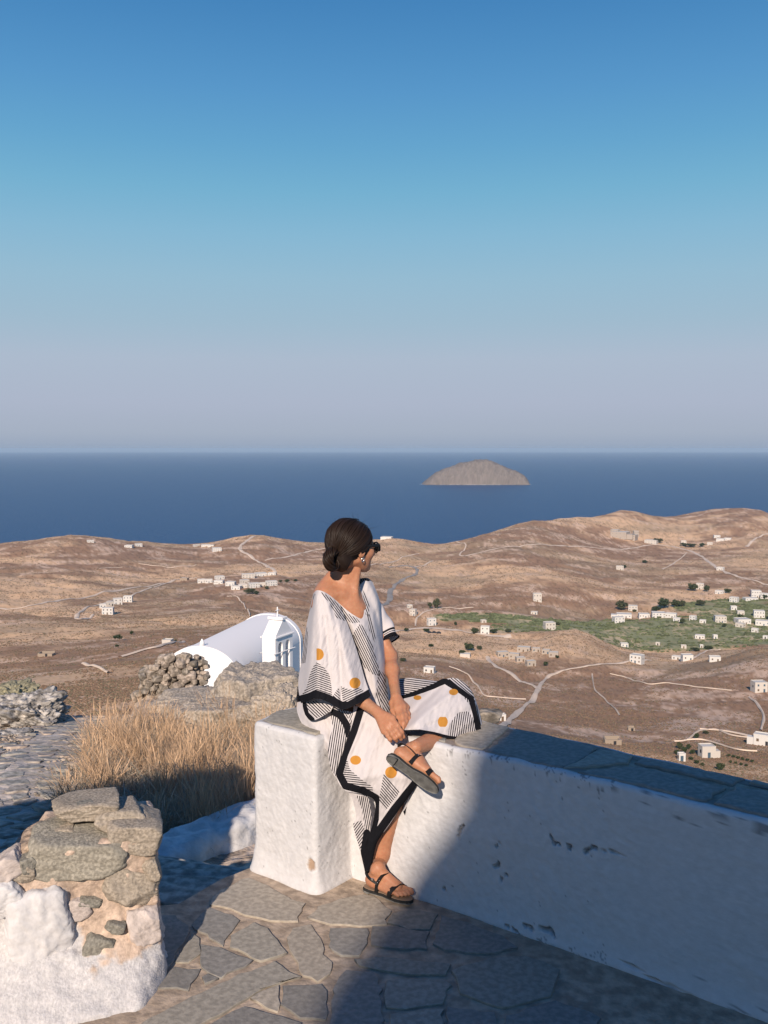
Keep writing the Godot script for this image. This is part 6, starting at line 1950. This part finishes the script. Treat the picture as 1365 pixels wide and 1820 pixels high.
	var K1 := [
		[[629, 1254, 3.955], [622, 1300, 3.905], [608, 1340, 3.868], [598, 1378, 3.848], [612, 1404, 3.842], [645, 1412, 3.838], [666, 1424, 3.842], [664, 1456, 3.852], [655, 1492, 3.868], [649, 1545, 3.9]],
		[[645, 1258, 3.955], [638, 1300, 3.9], [628, 1340, 3.86], [622, 1374, 3.838], [634, 1398, 3.832], [660, 1408, 3.828], [676, 1428, 3.832], [670, 1460, 3.846], [658, 1494, 3.864], [651, 1546, 3.9]],
		[[664, 1264, 3.955], [660, 1302, 3.895], [654, 1340, 3.852], [650, 1372, 3.825], [660, 1396, 3.82], [678, 1408, 3.816], [688, 1430, 3.822], [677, 1462, 3.84], [661, 1496, 3.862], [653, 1547, 3.9]],
		[[684, 1275, 3.955], [686, 1306, 3.89], [684, 1340, 3.842], [682, 1370, 3.815], [690, 1394, 3.81], [698, 1410, 3.81], [698, 1432, 3.818], [683, 1464, 3.838], [664, 1498, 3.86], [656, 1547, 3.9]],
		[[702, 1285, 3.95], [710, 1312, 3.88], [714, 1342, 3.84], [716, 1370, 3.82], [722, 1392, 3.818], [722, 1410, 3.82], [708, 1434, 3.824], [688, 1466, 3.84], [667, 1499, 3.862], [658, 1547, 3.902]],
		[[715, 1290, 3.95], [728, 1316, 3.885], [738, 1346, 3.86], [744, 1372, 3.85], [742, 1392, 3.845], [731, 1410, 3.84], [713, 1434, 3.838], [692, 1466, 3.85], [670, 1499, 3.87], [660, 1547, 3.906]]]
	cloth("kaftan_skirt", K1, 80, 140, [[[[680, 1290], [660, 1340], [640, 1400]], 9.0, 0.012], [[[700, 1310], [690, 1360], [680, 1410], [672, 1440]], 8.0, 0.010], [[[650, 1290], [625, 1350], [612, 1385]], 6.0, -0.010], [[[668, 1420], [672, 1450], [660, 1490]], 4.0, -0.008], [[[640, 1385], [680, 1376], [720, 1384]], 7.0, 0.006]],
		[["border", [[642, 1258], [629, 1300], [612, 1342], [603, 1376], [614, 1397], [645, 1405], [668, 1418], [667, 1456], [657, 1496], [652, 1545]], 6.4], ["border", [[745, 1384], [724, 1410], [700, 1440], [676, 1474], [662, 1502], [656, 1545]], 7.4],
		["dot", [632, 1351], 9.6, 0.85], ["dot", [695, 1373], 10.4, 1.0],
		["stripes", [[604, 1372], [617, 1350], [622, 1368], [646, 1388], [662, 1398], [664, 1412], [640, 1404], [614, 1396]], [30, 3], 4.3], ["stripes", [[682, 1376], [710, 1408], [686, 1440], [673, 1424]], [27, 31], 4.4], ["stripes", [[633, 1272], [640, 1258], [634, 1296], [627, 1290]], [8, 30], 4.0]], Vector2i(460, 760))
	var K4 := [
		[[690, 1245, 4.11], [698, 1266, 4.04], [708, 1286, 3.94], [716, 1302, 3.865]],
		[[735, 1229, 4.11], [738, 1255, 3.97], [742, 1278, 3.865], [746, 1299, 3.79]],
		[[768, 1216, 4.09], [772, 1245, 3.965], [772, 1275, 3.875], [770, 1304, 3.825]],
		[[792, 1206, 4.08], [800, 1240, 3.98], [803, 1275, 3.905], [798, 1312, 3.865]],
		[[818, 1222, 4.05], [826, 1250, 3.985], [832, 1285, 3.94], [828, 1317, 3.93]],
		[[842, 1240, 4.04], [848, 1265, 4.0], [855, 1295, 3.985], [863, 1324, 3.975]]]
	cloth("kaftan_knee", K4, 80, 60, [[[[720, 1300], [760, 1265], [800, 1235]], 6.0, 0.012], [[[730, 1302], [790, 1280], [840, 1262]], 6.0, -0.008], [[[712, 1290], [745, 1255], [785, 1218]], 5.0, -0.010], [[[805, 1315], [825, 1290], [845, 1275]], 5.0, 0.008]],
		[["border", [[690, 1242], [735, 1231], [768, 1219], [791, 1209], [818, 1226], [838, 1240], [846, 1268], [852, 1298], [858, 1320]], 6.2], ["border", [[718, 1303], [746, 1302], [770, 1306], [798, 1313], [828, 1317], [864, 1321]], 5.4], ["dot", [787, 1283], 8.8, 1.18], ["dot", [806, 1230], 8.0, 0.7], ["dot", [742, 1240], 7.0, 0.6],
		["stripes", [[796, 1310], [800, 1285], [815, 1266], [832, 1264], [843, 1280], [846, 1305], [836, 1313], [820, 1316]], [-6, 42], 4.3], ["stripes", [[822, 1232], [834, 1238], [838, 1256], [826, 1242]], [2, 30], 4.3]], Vector2i(480, 340))
	var K5 := [[[676, 1222, 4.26], [682, 1232, 4.22], [692, 1246, 4.16]], [[700, 1208, 4.27], [712, 1222, 4.22], [735, 1236, 4.15]], [[736, 1205, 4.26], [748, 1216, 4.2], [768, 1224, 4.13]], [[776, 1210, 4.22], [784, 1212, 4.18], [792, 1214, 4.12]], [[808, 1205, 4.2], [814, 1216, 4.16], [818, 1228, 4.09]], [[834, 1222, 4.17], [840, 1234, 4.13], [842, 1246, 4.08]], [[850, 1258, 4.13], [852, 1268, 4.1], [850, 1276, 4.05]], [[858, 1300, 4.08], [862, 1306, 4.06], [860, 1314, 4.01]]]
	cloth("kaftan_knee_fold", K5, 70, 24, [], [["stripes", [[676, 1215], [700, 1204], [740, 1200], [776, 1206], [800, 1214], [790, 1225], [735, 1242], [690, 1250]], [40, 5], 4.2], ["stripes", [[800, 1200], [836, 1218], [846, 1250], [818, 1236], [796, 1216]], [26, 22], 4.2], ["stripes", [[846, 1250], [864, 1300], [856, 1312], [846, 1275]], [8, 40], 4.2]], Vector2i(420, 90))
	var K6 := [[[725, 1318, 3.9], [738, 1345, 3.88], [742, 1375, 3.88], [732, 1404, 3.88], [716, 1442, 3.885]], [[752, 1315, 3.91], [756, 1342, 3.895], [754, 1372, 3.89], [738, 1406, 3.89], [718, 1446, 3.89]], [[790, 1316, 3.95], [776, 1345, 3.93], [766, 1376, 3.915], [744, 1410, 3.9], [720, 1450, 3.895]], [[860, 1321, 4.0], [806, 1326, 3.97], [784, 1372, 3.93], [753, 1412, 3.91], [723, 1452, 3.9]]]
	cloth("kaftan_under_fold", K6, 40, 60, [], [["border", [[864, 1322], [802, 1324], [780, 1372], [749, 1410], [720, 1450]], 7.0], ["stripes", [[748, 1352], [764, 1326], [772, 1326], [764, 1368], [754, 1378]], [18, -30], 4.2], ["border", [[790, 1312], [860, 1320]], 5.0]], Vector2i(220, 260))
func make_cuff() -> void:
	var pts := spline([P(652, 1078, 4.37), P(670, 1098, 4.34), P(683, 1120, 4.31), P(692, 1139, 4.285)], 10)
	var v := PackedVector3Array(); var uv := PackedVector2Array()
	var nu := 32
	var n := pts.size()
	var rings := n + 6
	for j in rings:
		var k := mini(j, n - 1)
		var fold := maxf(0.0, float(j - n + 1))          # past the end the cloth turns back inside
		var c: Vector3 = pts[k]
		var t: Vector3 = (pts[mini(k + 1, n - 1)] - pts[maxi(k - 1, 0)]).normalized()
		var s := t.cross(Vector3.UP).normalized(); var u := s.cross(t)
		var r := lerpf(0.05, 0.041, float(k) / (n - 1)) - 0.003 * fold + 0.006 * smoothstep(n - 7.0, n - 2.0, j) - 0.001 * fold * fold * 0.5
		for i in nu:
			var a := TAU * i / (nu - 1)
			var rr := r * (1.0 + 0.08 * sin(a * 3.0 + j * 0.4))
			v.append(c - t * 0.004 * fold + (s * cos(a) * rr + u * sin(a) * rr * 1.15))
			uv.append(Vector2(float(i) / (nu - 1), float(j) / (rings - 1)))
	var img := Image.create_empty(64, 180, false, Image.FORMAT_RGB8)
	for y in 180:
		var f := y / 180.0
		var c := Color(0.75, 0.725, 0.725)
		if f > 0.62 and f < 0.66 or f > 0.68 and f < 0.70: c = Color(0.10, 0.10, 0.115)
		if f > 0.72 and f < 0.87: c = Color(0.10, 0.10, 0.115)
		if f > 0.89 and int(f * 180.0) % 5 < 2: c = Color(0.10, 0.10, 0.115)
		for x in 64: img.set_pixel(x, y, c)
	var mat := M.cloth.duplicate() as StandardMaterial3D
	mat.albedo_texture = ImageTexture.create_from_image(img)
	part("kaftan_cuff", finish(v, grid_index(nu, rings), PackedColorArray(), uv), mat, cloth_parent)
